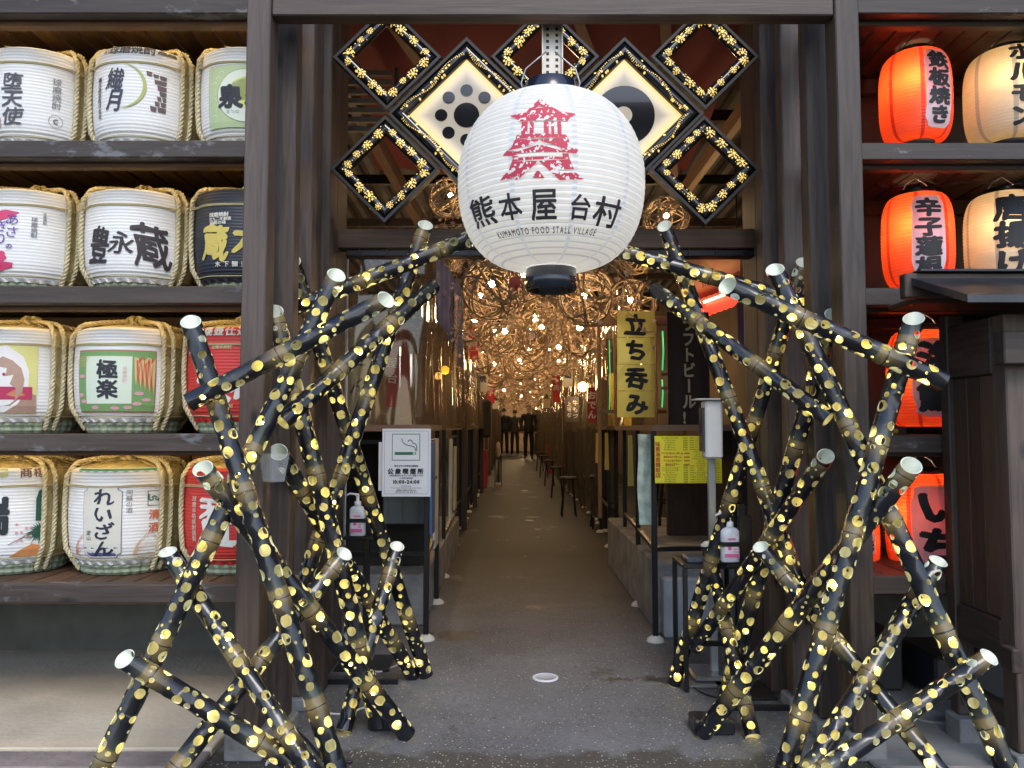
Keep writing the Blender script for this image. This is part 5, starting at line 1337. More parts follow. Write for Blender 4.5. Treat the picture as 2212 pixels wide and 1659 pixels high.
# cream cloth sheet with red writing and red lantern, upper right
t = thing('cream_sign_sheet', 'slanting cream cloth sheet with faded orange-red writing behind the upper right poles', 'sheet', at(1560, 580, 4.4))
q = MB(); P4 = [at(1480, 520, 4.2), at(1600, 505, 4.2), at(1598, 640, 5.0), at(1478, 700, 5.0)]; P4 = [p-t.location for p in P4]; q.add(P4+[p+Vector((0, .004, .004)) for p in P4], [(0,3,2,1), (4,5,6,7)]); q.build('cloth', mat('cream_cloth', (.62, .47, .30), .8, cvar=.12), t)
f = Flat()
for k, c_ in enumerate('祝開店大吉'): f.text(c_, -.13+.06*k, -.03-.03*(k % 2), .055, 0, .02, rot=.3, warp=.08)
f.build('lettering', ink('faded_red', (.5, .16, .08)), lambda u, v: Vector((u, .05-v*.9-.02, v)), t)
a = at(1553, 655, 4.6)
t = thing('red_ruffled_lamp', 'small red ruffled lantern lit from within behind the right poles', 'lantern', a)
q = MB(); q.lathe([(.04, 0)]+[(.052+.006*(k % 2), .01+.02*k) for k in range(11)]+[(.04, .23)], 24); o = q.build('paper_shade', mat('red_glow_paper', (.7, .04, .02), .5, emit=(1, .06, .03), es=.9), t); o.rotation_euler = (0, R(70), R(15)); o.location = (-.10, 0, -.03)
q = MB(); q.tube([(-.11, -.07, -.005), (.10, -.07, .07)], .007, 6); q.build('tube_light', mat('warm_tube', (1, .8, .5), .4, emit=(1, .75, .4), es=9), t)

# ---- wire mesh strips hanging at both sides
WTH = mat('mesh_wire', (.42, .44, .47), .4, .3)
def mesh_strip(label, px0, px1, py0, py1, Y):
    a = at((px0+px1)/2, py0, Y); b_ = at((px0+px1)/2, py1, Y); w_ = (px1-px0)/F*Y; h_ = a.z-b_.z
    t = thing('wire_mesh_strip', label, 'mesh', (a.x, Y, b_.z)); q = MB()
    nx = 7; 
    for i in range(nx): x = -w_/2+w_*i/(nx-1); q.box((x-.0008, -.001, 0), (x+.0008, 0, h_))
    nn = int(h_/.0135)
    for i in range(nn): z = h_*i/nn; q.box((-w_/2, .0002, z), (w_/2, .0014, z+.0011))
    o = q.build('mesh', WTH, t); o['kind'] = 'stuff'
    q = MB(); q.add([(-w_/2, .004, 0), (w_/2, .004, 0), (w_/2, .004, h_), (-w_/2, .004, h_)], [(0,1,2,3)]); q.build('backing_film', mat('cloudy_film', (.5, .52, .55), .3, alpha=.35), t)
    for s in (-1, 1): q = MB(); q.tube([(s*w_/2, 0, 0), (s*w_/2+.003, -.004, h_*.5), (s*w_/2, 0, h_)], .004, 6); q.build('hem', mat('hem_film', (.5, .52, .55), .25), t)
    for k in (.3, .75):
        q = MB(); s = 1 if px0 > 1106 else -1; q.tube([(w_/2*s, -.005, h_*k), (w_/2*s+.02*s, -.006, h_*k), (w_/2*s+.045*s, -.006, h_*k-.004), (w_/2*s+.045*s, -.006, h_*k+.01)], .003, 5); q.build('hook', GREYM, t)
mesh_strip('cloudy wire mesh strip hanging right of the brown banner behind the poles', 1606, 1634, 560, 1400, 3.75)
mesh_strip('cloudy wire mesh strip hanging by the left posts behind the pump bottle', 738, 752, 560, 1390, 3.75)

# ---- vine balls with bulbs
VINE = mat('vine_twig', (.30, .21, .125), .6); BULB2 = mat('filament_bulb', (1, .8, .5), .3, emit=(1, .68, .36), es=110)
def ball_mesh(seed, nh, seg, tr):
    rng = random.Random(seed); q = MB()
    for k in range(nh):
        ax = Vector((rng.gauss(0, 1), rng.gauss(0, 1), rng.gauss(0, 1))).normalized(); u = ax.orthogonal().normalized(); v = ax.cross(u); off = rng.uniform(-.35, .35); rr = math.sqrt(1-off*off)*rng.uniform(.94, 1.04)
        q.tube([(u*math.cos(t)+v*math.sin(t))*rr+ax*off for t in [2*PI*j/seg for j in range(seg)]], tr, 4, 0, closed=True)
    return q
def bulb_mb():
    q = MB(); q.lathe([(0, -.12), (.085, -.09), (.12, -.02), (.085, .05), (.03, .09), (0, .095)], 8); q.lathe([(.03, .06), (.03, .12), (0, .12)], 6, 1); return q
GB = 'woven vine ball lamps under the alley ceiling'
balls = []
protos = []
for k in range(4):
    t = thing('vine_ball_lamp', 'x', 'lamp', (0, 0, 0), group=GB); ball_mesh(k, 14, 30, .032).build('vine_ball', VINE, t); o = bulb_mb().build('bulb', [BULB2, BLACKM], t, (0, 0, .15)); q = MB(); q.tube([(0, 0, .25), (0, 0, 1.6)], .012, 4); q.build('cord', BLACKM, t); protos.append((t, kids(t)))
far = []
for k in range(2):
    t = thing('vine_ball_lamp', 'x', 'lamp', (0, 0, 0), group=GB); ball_mesh(10+k, 10, 16, .042).build('vine_ball', VINE, t); bulb_mb().build('bulb', [BULB2, BLACKM], t, (0, 0, .15)); far.append((t, kids(t)))
named = [(1063,622,64,4.3,'large vine ball lamp with blossoms, lower left of the giant lantern'), (1263,645,58,4.6,'large vine ball lamp just right of the giant lantern cap'), (1365,655,50,4.9,'vine ball lamp in front of the gold banner top'),
 (971,552,34,5.4,'vine ball lamp partly hidden by the navy banner top'), (1089,722,50,5.5,'vine ball lamp above the walkers on the left, second behind the front one'), (1170,712,42,6.0,'vine ball lamp directly below the giant lantern cap'),
 (1371,560,34,5.6,'vine ball lamp under the right end of the giant lantern beside the arched pole'), (972,428,44,4.6,'vine ball lamp seen under the lower left diamond, left of the giant lantern'), (1438,472,48,4.4,'vine ball lamp seen under the lower right diamond'),
 (1222,590,60,5.0,'vine ball lamp half behind the giant lantern on its right'), (1130,600,52,5.2,'vine ball lamp half behind the giant lantern on its left'), (1520,545,50,5.0,'vine ball lamp high behind the right rear pole')]
used = set()
def place(i, loc, s, lab, farb=False, cordless=False):
    pool = far if farb else protos; j = i % len(pool); t, ch = pool[j]; key = (farb, j)
    rot = (rnd.uniform(-.3, .3), rnd.uniform(-.3, .3), rnd.uniform(0, 6))
    if key not in used: used.add(key); t.location = loc; t.rotation_euler = rot; t.scale = (s, s, s); t['label'] = lab; return t
    r = dup(t, loc, rot, lab, GB, ch); r.scale = (s, s, s); return r
for i, (px, py, pr, Y, lb) in enumerate(named): place(i, at(px, py, Y), pr/F*Y*1.03, lb)
k = 0; Y = 6.6
while Y < 31:
    n_ = 3 if Y < 20 else 3
    for j in range(n_):
        x = (j-1)*.44+.18+rnd.uniform(-.1, .1); z = 2.08+rnd.uniform(-.22, .16)+(.0 if Y < 12 else .05)
        place(k, (x, Y+rnd.uniform(-.2, .2), z), rnd.uniform(.18, .25), 'vine ball lamp among many above the far alley' if k >= 18 else '%s vine ball lamp of row %s behind the front ones' % (('left', 'middle', 'right')[j], ('one', 'two', 'three', 'four', 'five', 'six')[k//3]), Y > 9); k += 1
    Y += .62 if Y < 12 else .95
# the twig tangle between the balls and cherry blossom garlands
PINK = mat('blossom_pink', (.62, .40, .36), .8, cvar=.2, cscale=30); PINK2 = mat('blossom_pale', (.72, .58, .52), .8)
twig = MB(); blo = MB(); rb = random.Random(3)
def blossom(c, s):
    ax = Vector((rb.gauss(0, 1), rb.gauss(0, 1)-1.0, rb.gauss(0, 1)-.4)).normalized(); u = ax.orthogonal().normalized(); v = ax.cross(u); mi = rb.choice((0, 0, 1)); a0 = rb.uniform(0, 1)
    for k in range(5):
        a = a0+2*PI*k/5; d1 = u*math.cos(a-.42)+v*math.sin(a-.42); d2 = u*math.cos(a+.42)+v*math.sin(a+.42); d3 = u*math.cos(a)+v*math.sin(a)
        blo.add([c, c+d1*s*.7+ax*s*.15, c+d3*s+ax*s*.3, c+d2*s*.7+ax*s*.15], [(0,1,2,3)], mi)
for k in range(220):
    Y = 4.4+26*(rb.random()**1.35); x = rb.uniform(-.46, .80); z = rb.uniform(1.9, 2.45)
    if Y < 4.6: x = rb.choice((rb.uniform(-.42, -.1), rb.uniform(.4, .75))); z = rb.uniform(1.75, 2.3)
    p_ = Vector((x, Y, z)); d_ = Vector((rb.gauss(0, 1), rb.gauss(0, .8), rb.gauss(-.25, .4))).normalized(); pts = [p_]
    for j in range(7):
        d_ = (d_+Vector((rb.gauss(0, .25), rb.gauss(0, .25), rb.gauss(-.12, .2)))).normalized(); p_ = p_+d_*.085; p_.x = max(-.48, min(.84, p_.x)); p_.z = max(1.62, p_.z); pts.append(p_.copy())
    twig.tube(pts, .0028 if Y < 8 else .005, 4, 0, False)
    for j in range(15 if Y < 7 else 17):
        q_ = rb.choice(pts)+Vector((rb.gauss(0, .045), rb.gauss(0, .05), rb.gauss(0, .045))); blossom(q_, rb.uniform(.011, .018)*(1 if Y < 10 else 1.35))
tag(twig.build('blossom_twigs', VINE), 'thin brown twigs tangled between the vine balls', 'twigs', kind='stuff')
tag(blo.build('cherry_blossom', [PINK, PINK2]), 'pale pink artificial cherry blossom garlands along the alley ceiling', 'blossom', kind='stuff')
for (px, py) in ((1106, 614), (1128, 640)):
    pass
a = at(1112, 622, 4.2); q = MB(); q.lathe([(0, 0), (.03, .005), (.038, .03), (.03, .055), (0, .06)], 14); q.lathe([(.0, -.01), (.018, -.01), (.018, 0)], 10); tag(q.build('pink_paper_lantern', mat('pink_paper', (.6, .12, .12), .6), None, a), 'tiny pink paper lantern among the blossoms', 'lantern')

# ---- lights inside the stalls
# rows of counters further up the alley
for side, x, ys in (('left', AL0-.045, (7.4, 9.0, 10.6, 12.2)), ('right', AL1+.10, (7.2, 8.9, 10.6, 12.3))):
    for i, y in enumerate(ys):
        s_ = -1 if side == 'left' else 1
        t = counter('%s counter with a dark front panel further up the %s side' % (ORD[i+1], side), [(x, y), (x, y+.7), (x, y+1.35)], [(x-.03, y-.08), (x+.03 if side == 'left' else x+.35, y-.08), (x+.03 if side == 'left' else x+.35, y+1.42), (x-.35 if side == 'left' else x-.03, y+1.42)], ZC, (.3,), 'stall counters up the alley', True)
        o = board('front_panel', (x+s_*.02, y+.03, .1), (x+s_*.035, y+1.32, ZC-.01), DARKM, None, .002); o.location -= t.location; o.parent = t
WARMP = mat('stall_lamp_glow', (1, .8, .5), .4, emit=(1, .62, .26), es=9)
def stall_lamp(label, loc, r, power=0, m=None, grp=None):
    t = thing('stall_lamp', label, 'lamp', loc, group=grp); q = MB(); q.lathe([(0, -r), (r*.8, -r*.7), (r, 0), (r*.8, r*.7), (.3*r, r), (0, r*1.05)], 14); q.build('globe', m or WARMP, t); q = MB(); q.tube([(0, 0, r), (0, 0, 3.0-loc[2])], .004, 4); q.build('cord', BLACKM, t)
    if power: lamp('stall_light', t, (0, 0, -r-.05), power, (1, .66, .34), .08)
    return t
stall_lamp('bright yellow lamp glowing behind the left vinyl below the navy banner', at(961, 800, 5.6), .032, 3, mat('yellow_glow', (1, .7, .1), .4, emit=(1, .58, .03), es=2.2))
stall_lamp('round warm wall lamp glowing behind the right vinyl', at(1259, 836, 9.0), .055, 3)
stall_lamp('small warm lamp hidden in the near left stall', (-1.4, 5.0, 2.0), .05, 9)
stall_lamp('small warm lamp hidden in the near right stall', (1.6, 5.4, 2.0), .05, 9)
for k, y in enumerate((8.5, 12.5, 17, 22, 28)):
    stall_lamp('warm lamp inside the left stalls behind the vinyl, %s from the street' % ORD[k], (-1.2, y, 1.9), .06, 10, None, 'lamps inside the far left stalls'); stall_lamp('warm lamp inside the right stalls behind the vinyl, %s from the street' % ORD[k], (1.6, y+1.0, 1.9), .06, 10, None, 'lamps inside the far right stalls')
stall_lamp('warm lamp hanging at the far end of the alley', (.35, 32.6, 2.3), .08, 70)
# stall furniture dimly seen through the vinyl
rs_ = random.Random(11)
for k in range(13):
    side = -1 if k % 2 else 1; y = 5.0+k*1.25; x = -1.0-rs_.uniform(0, .6) if side < 0 else 1.35+rs_.uniform(0, .6)
    cn, col = rs_.choice((('cream', (.55, .45, .3)), ('red', (.6, .08, .05)), ('yellow', (.6, .48, .08)), ('white', (.6, .58, .55)), ('blue', (.12, .18, .4))))
    t, w_, h_ = sheet('hanging_notice', '%s paper notice behind the %s vinyl, %s notice from the street' % (cn, 'left' if side < 0 else 'right', ORD[k//2]), 'notice', 0, 0, 10, 10, 5, mat('notice_'+cn, col, .7, cvar=.2))
    t.location = (x, y, 1.45+rs_.uniform(-.1, .35)); t.scale = (9, 1, 22 if k % 3 else 12); t['group'] = 'notices inside the stalls'
for k, (x, y, z, lb) in enumerate(((1.15, 5.6, .36, 'black bar stool seen below the yellow menu'), (.95, 8.2, 0, 'dark round stool beside the right vinyl'), (-1.0, 5.6, .27, 'dark bar stool behind the left railing'))):
    t = thing('bar_stool', lb, 'stool', (x, y, z)); h = .52
    q = MB(); q.lathe([(0, h), (.13, h), (.135, h+.015), (.12, h+.035), (0, h+.037)], 20); q.build('seat', mat('red_seat', (.3, .03, .02), .5) if k == 0 else DARKM, t)
    for j in range(4): a = PI/4+j*PI/2; bar('leg', (.08*math.cos(a), .08*math.sin(a), h), (.15*math.cos(a), .15*math.sin(a), 0), .018, .018, BLACKM, t)
    q = MB(); q.tube([(.125*math.cos(2*PI*j/16), .125*math.sin(2*PI*j/16), .16) for j in range(16)], .006, 5, closed=True); q.build('foot_ring', BLACKM, t)
# small hanging signs and posts along the alley
for k, (x, y, w_, h_, z, cn, col, tx, lb) in enumerate(((-.40, 7.8, .11, .34, 1.75, 'red', (.55, .03, .03), '酒', 'small red hanging sign on the left of the alley behind the navy banner'), (-.40, 10.5, .13, .45, 1.55, 'white', (.6, .58, .52), '串焼', 'white hanging sign on the left of the alley, beyond the red one'), (-.39, 14, .14, .5, 1.5, 'red', (.55, .03, .03), '餃子', 'red hanging sign far up the left side of the alley'),
      (.74, 10.2, .13, .42, 1.6, 'white', (.6, .58, .52), '地鶏', 'white hanging sign on the right of the alley past the black poster'), (.76, 13.2, .13, .5, 1.5, 'red', (.5, .03, .03), '肉', 'red hanging sign farther up the right side of the alley'), (.76, 17, .15, .5, 1.5, 'cream', (.55, .42, .25), '魚', 'cream hanging sign deep in the right side of the alley'), (-.39, 18, .15, .5, 1.5, 'white', (.6, .58, .52), '麺', 'white hanging sign deep in the left side of the alley'))):
    t = thing('hanging_sign', lb, 'sign', (x, y, z)); board('panel', (-w_/2, 0, 0), (w_/2, .012, h_), mat('hang_'+cn, col, .6), t, .002); f = Flat(); f.text(tx, 0, h_/2, w_*.8, 0, .03, True); f.build('lettering', INK if cn != 'red' else ink('pale', (.6, .55, .5)), pf(), t)
    q = MB(); q.tube([(0, .006, h_), (0, .006, 2.9-z)], .004, 4); q.build('cord', BLACKM, t)
for k in range(9):
    for sd_, x in (('left', AL0+.005), ('right', AL1+.075)):
        y = 8.0+k*2.3; mk('alley_post', 'slim dark timber post %s from the street on the %s side of the alley' % (ORD[k], sd_), 'post', (x-.03, y, 0), (x+.03, y+.06, 2.85), WZ, .004, 'slim posts along the alley')
for k in range(5):
    y = 9.3+k*2.4; x = .62
    t = thing('bar_stool', '%s low dark stool along the right curtains' % ORD[k], 'stool', (x+.06, y, 0), group='low stools along the right curtains'); h = .44
    q = MB(); q.lathe([(0, h), (.11, h), (.115, h+.015), (.1, h+.03), (0, h+.03)], 14); q.build('seat', DARKM, t)
    for j in range(4): a = PI/4+j*PI/2; bar('leg', (.07*math.cos(a), .07*math.sin(a), h), (.12*math.cos(a), .12*math.sin(a), 0), .014, .014, BLACKM, t)
# boards leaning on the alley side of the left counters
for i, (y, col, lb, zt) in enumerate(((3.98, (.10, .16, .30), 'blue and green leaflet rack on the alley side of the left counter', .98), (4.32, (.62, .62, .60), 'tall white board standing on the alley side of the left counter', .99), (5.62, (.6, .6, .58), 'white board leaning on the second left counter', .97), (6.3, (.55, .52, .45), 'crumpled white sheet tied low on the second left counter', .9))):
    x = -.425-.018*i; o = mk('leaning_board', lb, 'board', (x, y, .5 if i == 0 else .38), (x+.014, y+(.16 if i == 0 else .2), zt), mat('lean_%d' % i, col, .5, cvar=.15), .002)
crate = thing('grey_crate', 'grey folding plastic crate with a brown tray inside the left stall', 'crate', (at(878, 1130, 4.2).x, 4.28, .63))
q = MB(); q.box((-.13, -.08, -.1), (.13, .08, .13), 0, .008); q.build('crate_body', mat('grey_crate_plastic', (.17, .2, .22), .5), crate)
for k in range(3): board('rib', (-.10+.08*k, -.087, -.08), (-.09+.08*k, -.081, .11), mat('grey_crate_plastic', (.17, .2, .22), .5), crate, .001)
board('tray', (-.15, -.10, .135), (.15, .09, .155), WTOP, crate)

# ---- pump bottles on stands
LIQ = mat('bottle_plastic', (.62, .66, .72), .2, coat=.2); LAB_ = mat('bottle_label', (.72, .66, .74), .5); PNK = mat('bottle_pink', (.70, .12, .35), .5)
def sanitiser(label, px, pyb, pyt, Y, flip=1):
    b_ = at(px, pyb, Y); tp = at(px, pyt, Y); H = tp.z-b_.z; t = thing('pump_bottle', label, 'bottle', b_)
    def sec(z, w_, d_, k=3.): return [(w_*abs(math.cos(a))**(2/k)*(1 if math.cos(a) > 0 else -1), d_*abs(math.sin(a))**(2/k)*(1 if math.sin(a) > 0 else -1), z) for a in [2*PI*j/24 for j in range(24)]]
    W_ = H*.185; D_ = H*.12; prof = [(0, .93), (.02, 1), (.5, 1), (.60, .97), (.655, .75), (.68, .38), (.70, .36)]
    q = MB(); vs = []
    for z, s_ in prof: vs += sec(z*H, W_*s_, D_*s_)
    q.add(vs, [(i*24+k, i*24+(k+1) % 24, (i+1)*24+(k+1) % 24, (i+1)*24+k) for i in range(len(prof)-1) for k in range(24)], 0, True); q.f += [tuple(range(24))[::-1], tuple(range(144, 168))]; q.m += [0, 0]; q.sm += [False]*2; q.build('body', LIQ, t)
    c = MB(); c.lathe([(W_*.42, .69*H), (W_*.42, .78*H), (W_*.2, .79*H), (W_*.2, .90*H), (0, .90*H)], 16); c.build('cap', WHITEP, t)
    c = MB(); c.box((-W_*.35, -W_*.25, .90*H), (W_*.35, W_*.25, .955*H), 0, .003); c.tube([(0, 0, .935*H), (-flip*W_*1.0, 0, .955*H), (-flip*W_*1.5, 0, .90*H)], W_*.13, 7); c.build('pump_head', WHITEP, t)
    f = Flat(); f.rect(-W_*.72, .12*H, W_*.72, .52*H, 0); f.build('label', [LAB_], pf(-D_*1.0-.0012), t)
    f = Flat(); f.rect(-W_*.72, .10*H, W_*.72, .17*H, 0); f.text('手指消毒', 0, .455*H, W_*.22, 0, .03); f.circ(-W_*.2, .28*H, W_*.22, 0, 14); f.rect(W_*.2, .2*H, W_*.6, .22*H, 0); f.rect(W_*.2, .25*H, W_*.6, .27*H, 0); f.build('label_print', [PNK], pf(-D_*1.0-.002), t)
    c = MB(); c.box((-W_*1.12, -D_*1.2, .31*H), (W_*1.12, D_*1.1, .40*H), 0, .002); tag(c.build('holder_strap', PLASTBK, None, b_), 'black strap holding the %s pump bottle to its stand' % ('left' if px < 1000 else 'right'), 'strap')
    return t
sanitiser('small clear pump bottle with a pink label on the left stand, behind the poles', 772, 1157, 1062, 3.40)
sanitiser('larger clear pump bottle with a pink label on the right stand beside the tray', 1577, 1213, 1103, 3.05)
def stand(label, px, pyt, pyb, Y, basew, platepx):
    a = at(px, pyt, Y); b_ = at(px, pyb, Y); t = thing('bottle_stand', label, 'stand', (a.x, Y+.05, 0))
    bd = lambda n_, lo, hi: board(n_, lo, hi, PLASTBK, t, .003)
    bd('column', (-.014, .0, .02), (.014, .03, a.z+.02)); bd('base_plate', (-basew, -.09, 0), (basew, .13, .012)); bd('shelf_plate', (-.09, -.10, b_.z-.012), (.06, .0, b_.z-.001)); bd('back_plate', (-.02, -.005, b_.z), (.035, -.0002, a.z-.02)); return t
stand('slim black stand carrying the left pump bottle', 788, 1060, 1157, 3.42, .12, None)
stand('slim black stand carrying the right pump bottle', 1612, 1105, 1214, 3.07, .10, None)
# low black table/tray on the right
t = thing('side_table', 'small black metal side table with a tray beside the right pump bottle', 'table', (at(1520, 1215, 3.15).x, 3.12, 0)); a = at(1472, 1216, 3.15); b_ = at(1600, 1216, 3.15); zt = a.z
x0 = a.x-t.location.x; x1 = b_.x-t.location.x
board('table_top', (x0, 0, zt-.02), (x1, .22, zt), PLASTBK, t)
for x in (x0+.01, x1-.01):
    for y_ in (.012, .208): board('leg', (x-.009, y_-.009, 0), (x+.009, y_+.009, zt-.022), BLACKM, t, .001)
board('lower_rail', (x0+.02, .004, .18), (x1-.02, .02, .2), BLACKM, t, .001)
tag(board('folded_tablet', (at(1484, 1210, 3.15).x, 3.14, zt+.001), (at(1553, 1210, 3.15).x, 3.25, zt+.022), mat('slate_plastic', (.05, .065, .09), .35), None), 'flat slate-coloured box lying on the side table', 'box')
# thermometer dispenser on post
dv = thing('dispenser_stand', 'white upright dispenser on a pale metal post in front of the yellow menu', 'dispenser', (at(1535, 990, 3.3).x, 3.3, 0))
a = at(1511, 866, 3.3); b_ = at(1556, 990, 3.3); cx = dv.location.x
board('housing', (a.x-cx+.012, -.05, b_.z), (b_.x-cx, .03, a.z), WHITEP, dv, .008); board('side_window', (a.x-cx, -.045, b_.z+.03), (a.x-cx+.010, .02, a.z-.03), mat('dark_window', (.05, .05, .06), .2), dv, .002)
board('drip_hood', (a.x-cx-.028, -.07, a.z+.002), (b_.x-cx+.004, .035, a.z+.008), WHITEP, dv, .002)
board('post', (-.012, -.01, .03), (.018, .015, b_.z), mat('brushed_post', (.45, .5, .56), .3, .6), dv, .002); board('base_plate', (-.13, -.13, 0), (.10, .12, .012), GREYM, dv, .003); board('base_weight', (-.10, -.09, .013), (.07, .09, .035), GREYM, dv, .006)
# clear cup hooked by the left posts
a = at(592, 1010, 2.48); q = MB(); q.lathe([(.018, -.03), (.026, .03)], 4, smooth=False); q.lathe([(0, -.03), (.018, -.03)], 4)
CLR = mat('clear_plastic', (.8, .85, .88), .08, alpha=.14)
o = q.build('clear_cup', CLR, None, a); o.scale = (1.9, 1.9, 1.5); tag(o, 'clear square plastic cup hooked over the open pole end by the left posts', 'cup')

# ---- things along the alley
REDB = mat('red_box_paint', (.42, .02, .035), .5)
for (px0, py0, px1, py1, lb) in ((1028, 972, 1052, 1053, 'upright red box against the left side of the alley'), (1181, 960, 1197, 1023, 'upright dark red box against the right side of the alley')):
    x_, Y_ = gx(px0, py1); a = at(px0, py0, Y_); b_ = at(px1, py1, Y_); mk('red_box', lb, 'box', (a.x, Y_, 0), (b_.x, Y_+.25, a.z), REDB, .01)
x_, Y_ = gx(1076, 1050)
t = thing('umbrella_stand', 'black wire umbrella stand with a pale bag hung over it in the alley', 'stand', (x_, Y_+.1, 0))
zt = at(1076, 985, Y_).z
for sx in (-1, 1):
    for sy in (-1, 1): board('leg', (sx*.06-.006, sy*.08-.006, 0), (sx*.06+.006, sy*.08+.006, zt), BLACKM, t, .001)
board('rim', (-.066, -.086, zt+.001), (.066, .086, zt+.012), BLACKM, t); board('tray', (-.055, -.075, .02), (.055, .075, .03), BLACKM, t)
q = MB(); q.lathe([(0, 0), (.03, .02), (.05, .10), (.045, .2), (.03, .28), (0, .3)], 12); o = tag(q.build('cloth_bag', mat('cream_bag', (.5, .42, .32), .8, cvar=.2), None, (x_, Y_+.02, zt-.04)), 'cream cloth bag slung on the umbrella stand', 'bag')
for k in range(3):
    q = MB(); px_ = x_-.03+.03*k; q.tube([(0, 0, .03), (.005, 0, .5)], .018-.004*k, 7); q.tube([(.005, 0, .5), (.005, 0, .60), (.02, 0, .64), (.04, 0, .62)], .004, 5); tag(q.build('umbrella', DARKM if k else mat('clear_umbrella', (.5, .5, .52), .3), None, (px_, Y_+.12, .03)), ('dark folded umbrella', 'slim black folded umbrella', 'thin folded umbrella')[k]+(' leaning in the wire stand, left one', ' in the middle of the wire stand', ' at the right of the wire stand')[k], 'umbrella')
mk('coat_heap', 'dark coats hanging at the left side of the alley above the red box', 'coats', (-.47, 12.0, .9), (-.33, 12.5, 1.5), DARKM, .04)
for i, (px, py, r_, lb) in enumerate(((1178, 1465, .055, 'round pale drain cover nearest the entrance'), (1143, 1125, .05, 'second round drain cover up the alley'), (1133, 1060, .05, 'farthest round drain cover in the alley'), (2009, 1556, .07, 'flat round grey cover on the right paving'))):
    x_, Y_ = gx(px, py); t = thing('drain_cover', lb, 'drain cover', (x_, Y_, .013 if i == 3 else .001)); m = mat('drain_plastic', (.62, .64, .70), .5) if i < 3 else CONC
    q = MB(); q.lathe([(r_, 0), (r_, .004), (r_*.84, .006), (r_*.82, .004), (0, .0038)], 36); q.build('cover', m, t)
    if i < 3:
        q = MB()
        for a_ in range(-5, 6):
            for b2 in range(-5, 6):
                if math.hypot(a_, b2) < 5.2: q.disc((a_*r_*.145+(b2 % 2)*r_*.07, b2*r_*.145, .0052), r_*.042, 6, 0, 2)
        q.build('slots', mat('slot_dark', (.12, .12, .13), .8), t)
# cables and small floor rails
def cable(label, pix, m, r_=.004):
    P_ = []
    for px, py in pix: x_, Y_ = gx(px, py); P_.append(Vector((x_, Y_, r_)))
    out = []
    for i in range(len(P_)-1):
        p0, p1, p2, p3 = P_[max(i-1, 0)], P_[i], P_[i+1], P_[min(i+2, len(P_)-1)]
        for j in range(6):
            t = j/6; out.append(.5*((2*p1)+(p2-p0)*t+(2*p0-5*p1+4*p2-p3)*t*t+(3*p1-3*p2+p3-p0)*t**3))
    out.append(P_[-1]); q = MB(); q.tube(out, r_, 6); tag(q.build('cable', m), label, 'cable')
WC = mat('white_cable', (.7, .7, .7), .4)
cable('white cable curving over the asphalt between the left pole feet', [(610,1510),(640,1500),(680,1535),(740,1545),(790,1530),(850,1520)], WC, .004)
cable('white cable lying near the left posts', [(640,1440),(700,1425),(780,1418),(810,1452),(850,1442),(885,1425)], WC, .0035)
cable('black cable coiled beside the left footing', [(560,1640),(600,1600),(620,1570),(660,1600),(700,1640),(760,1650)], PLASTBK, .005)
cable('black cable snaking over the damp floor on the right', [(1480,1470),(1520,1500),(1590,1512),(1640,1480),(1700,1500),(1760,1520),(1800,1490)], PLASTBK, .004)
cable('black cable curling under the lantern shelf', [(1900,1480),(1960,1505),(2040,1500),(2100,1470)], PLASTBK, .004)
cable('white cable near the bottom left footing', [(575,1655),(590,1625),(605,1650)], WC, .004)
for (px0, px1, py, lb) in ((560, 860, 1478, 'thin black metal bar lying behind the left poles'), (1560, 1800, 1535, 'thin black metal bar lying behind the right poles')):
    a = gx(px0, py); b_ = gx(px1, py); q = MB(); q.box((0, -.008, 0), (b_[0]-a[0], .008, .02), 0, .002); tag(q.build('floor_bar', BLACKM, None, (a[0], a[1], .001)), lb, 'bar')
for (px, py, w_, lb) in ((825, 1580, .05, 'small black power box at the left pole feet'), (1545, 1590, .07, 'square black power box at the right pole feet')):
    x_, Y_ = gx(px, py); mk('power_box', lb, 'box', (x_-w_, Y_, 0), (x_+w_, Y_+.1, .05), PLASTBK, .006)
# dark crates in the recess under the right shelves
for k, (x, y, w_, h_, c_) in enumerate(((1.30, 3.1, .25, .22, (.02, .02, .025)), (1.62, 3.0, .3, .16, (.022, .022, .03)))):
    mk('storage_crate', ('black storage crate in the recess under the right lantern shelf', 'dark grey storage crate in the recess behind the hut')[k], 'crate', (x, y, .013), (x+w_, y+.3, .013+h_), mat('crate_%d' % k, c_, .5), .01)
# moss along the kerb
mo = MB(); rm = random.Random(9)
for k in range(2600):
    x = rm.uniform(-1.15, -.72) if k % 5 else rm.uniform(-1.9, -1.2); y = 2.385+rm.gauss(0, .012); a = rm.uniform(0, 2*PI); h = rm.uniform(.006, .022)*(1 if x > -1.2 else .5)
    mo.add([(x-.0015*math.cos(a), y-.0015*math.sin(a), 0), (x+.0015*math.cos(a), y+.0015*math.sin(a), 0), (x+rm.uniform(-.006, .006), y+rm.uniform(-.006, .006), h)], [(0,1,2)])
tag(mo.build('moss', mat('moss_green', (.05, .10, .02), .9)), 'thin green moss along the kerb at the bottom left', 'moss', kind='stuff')

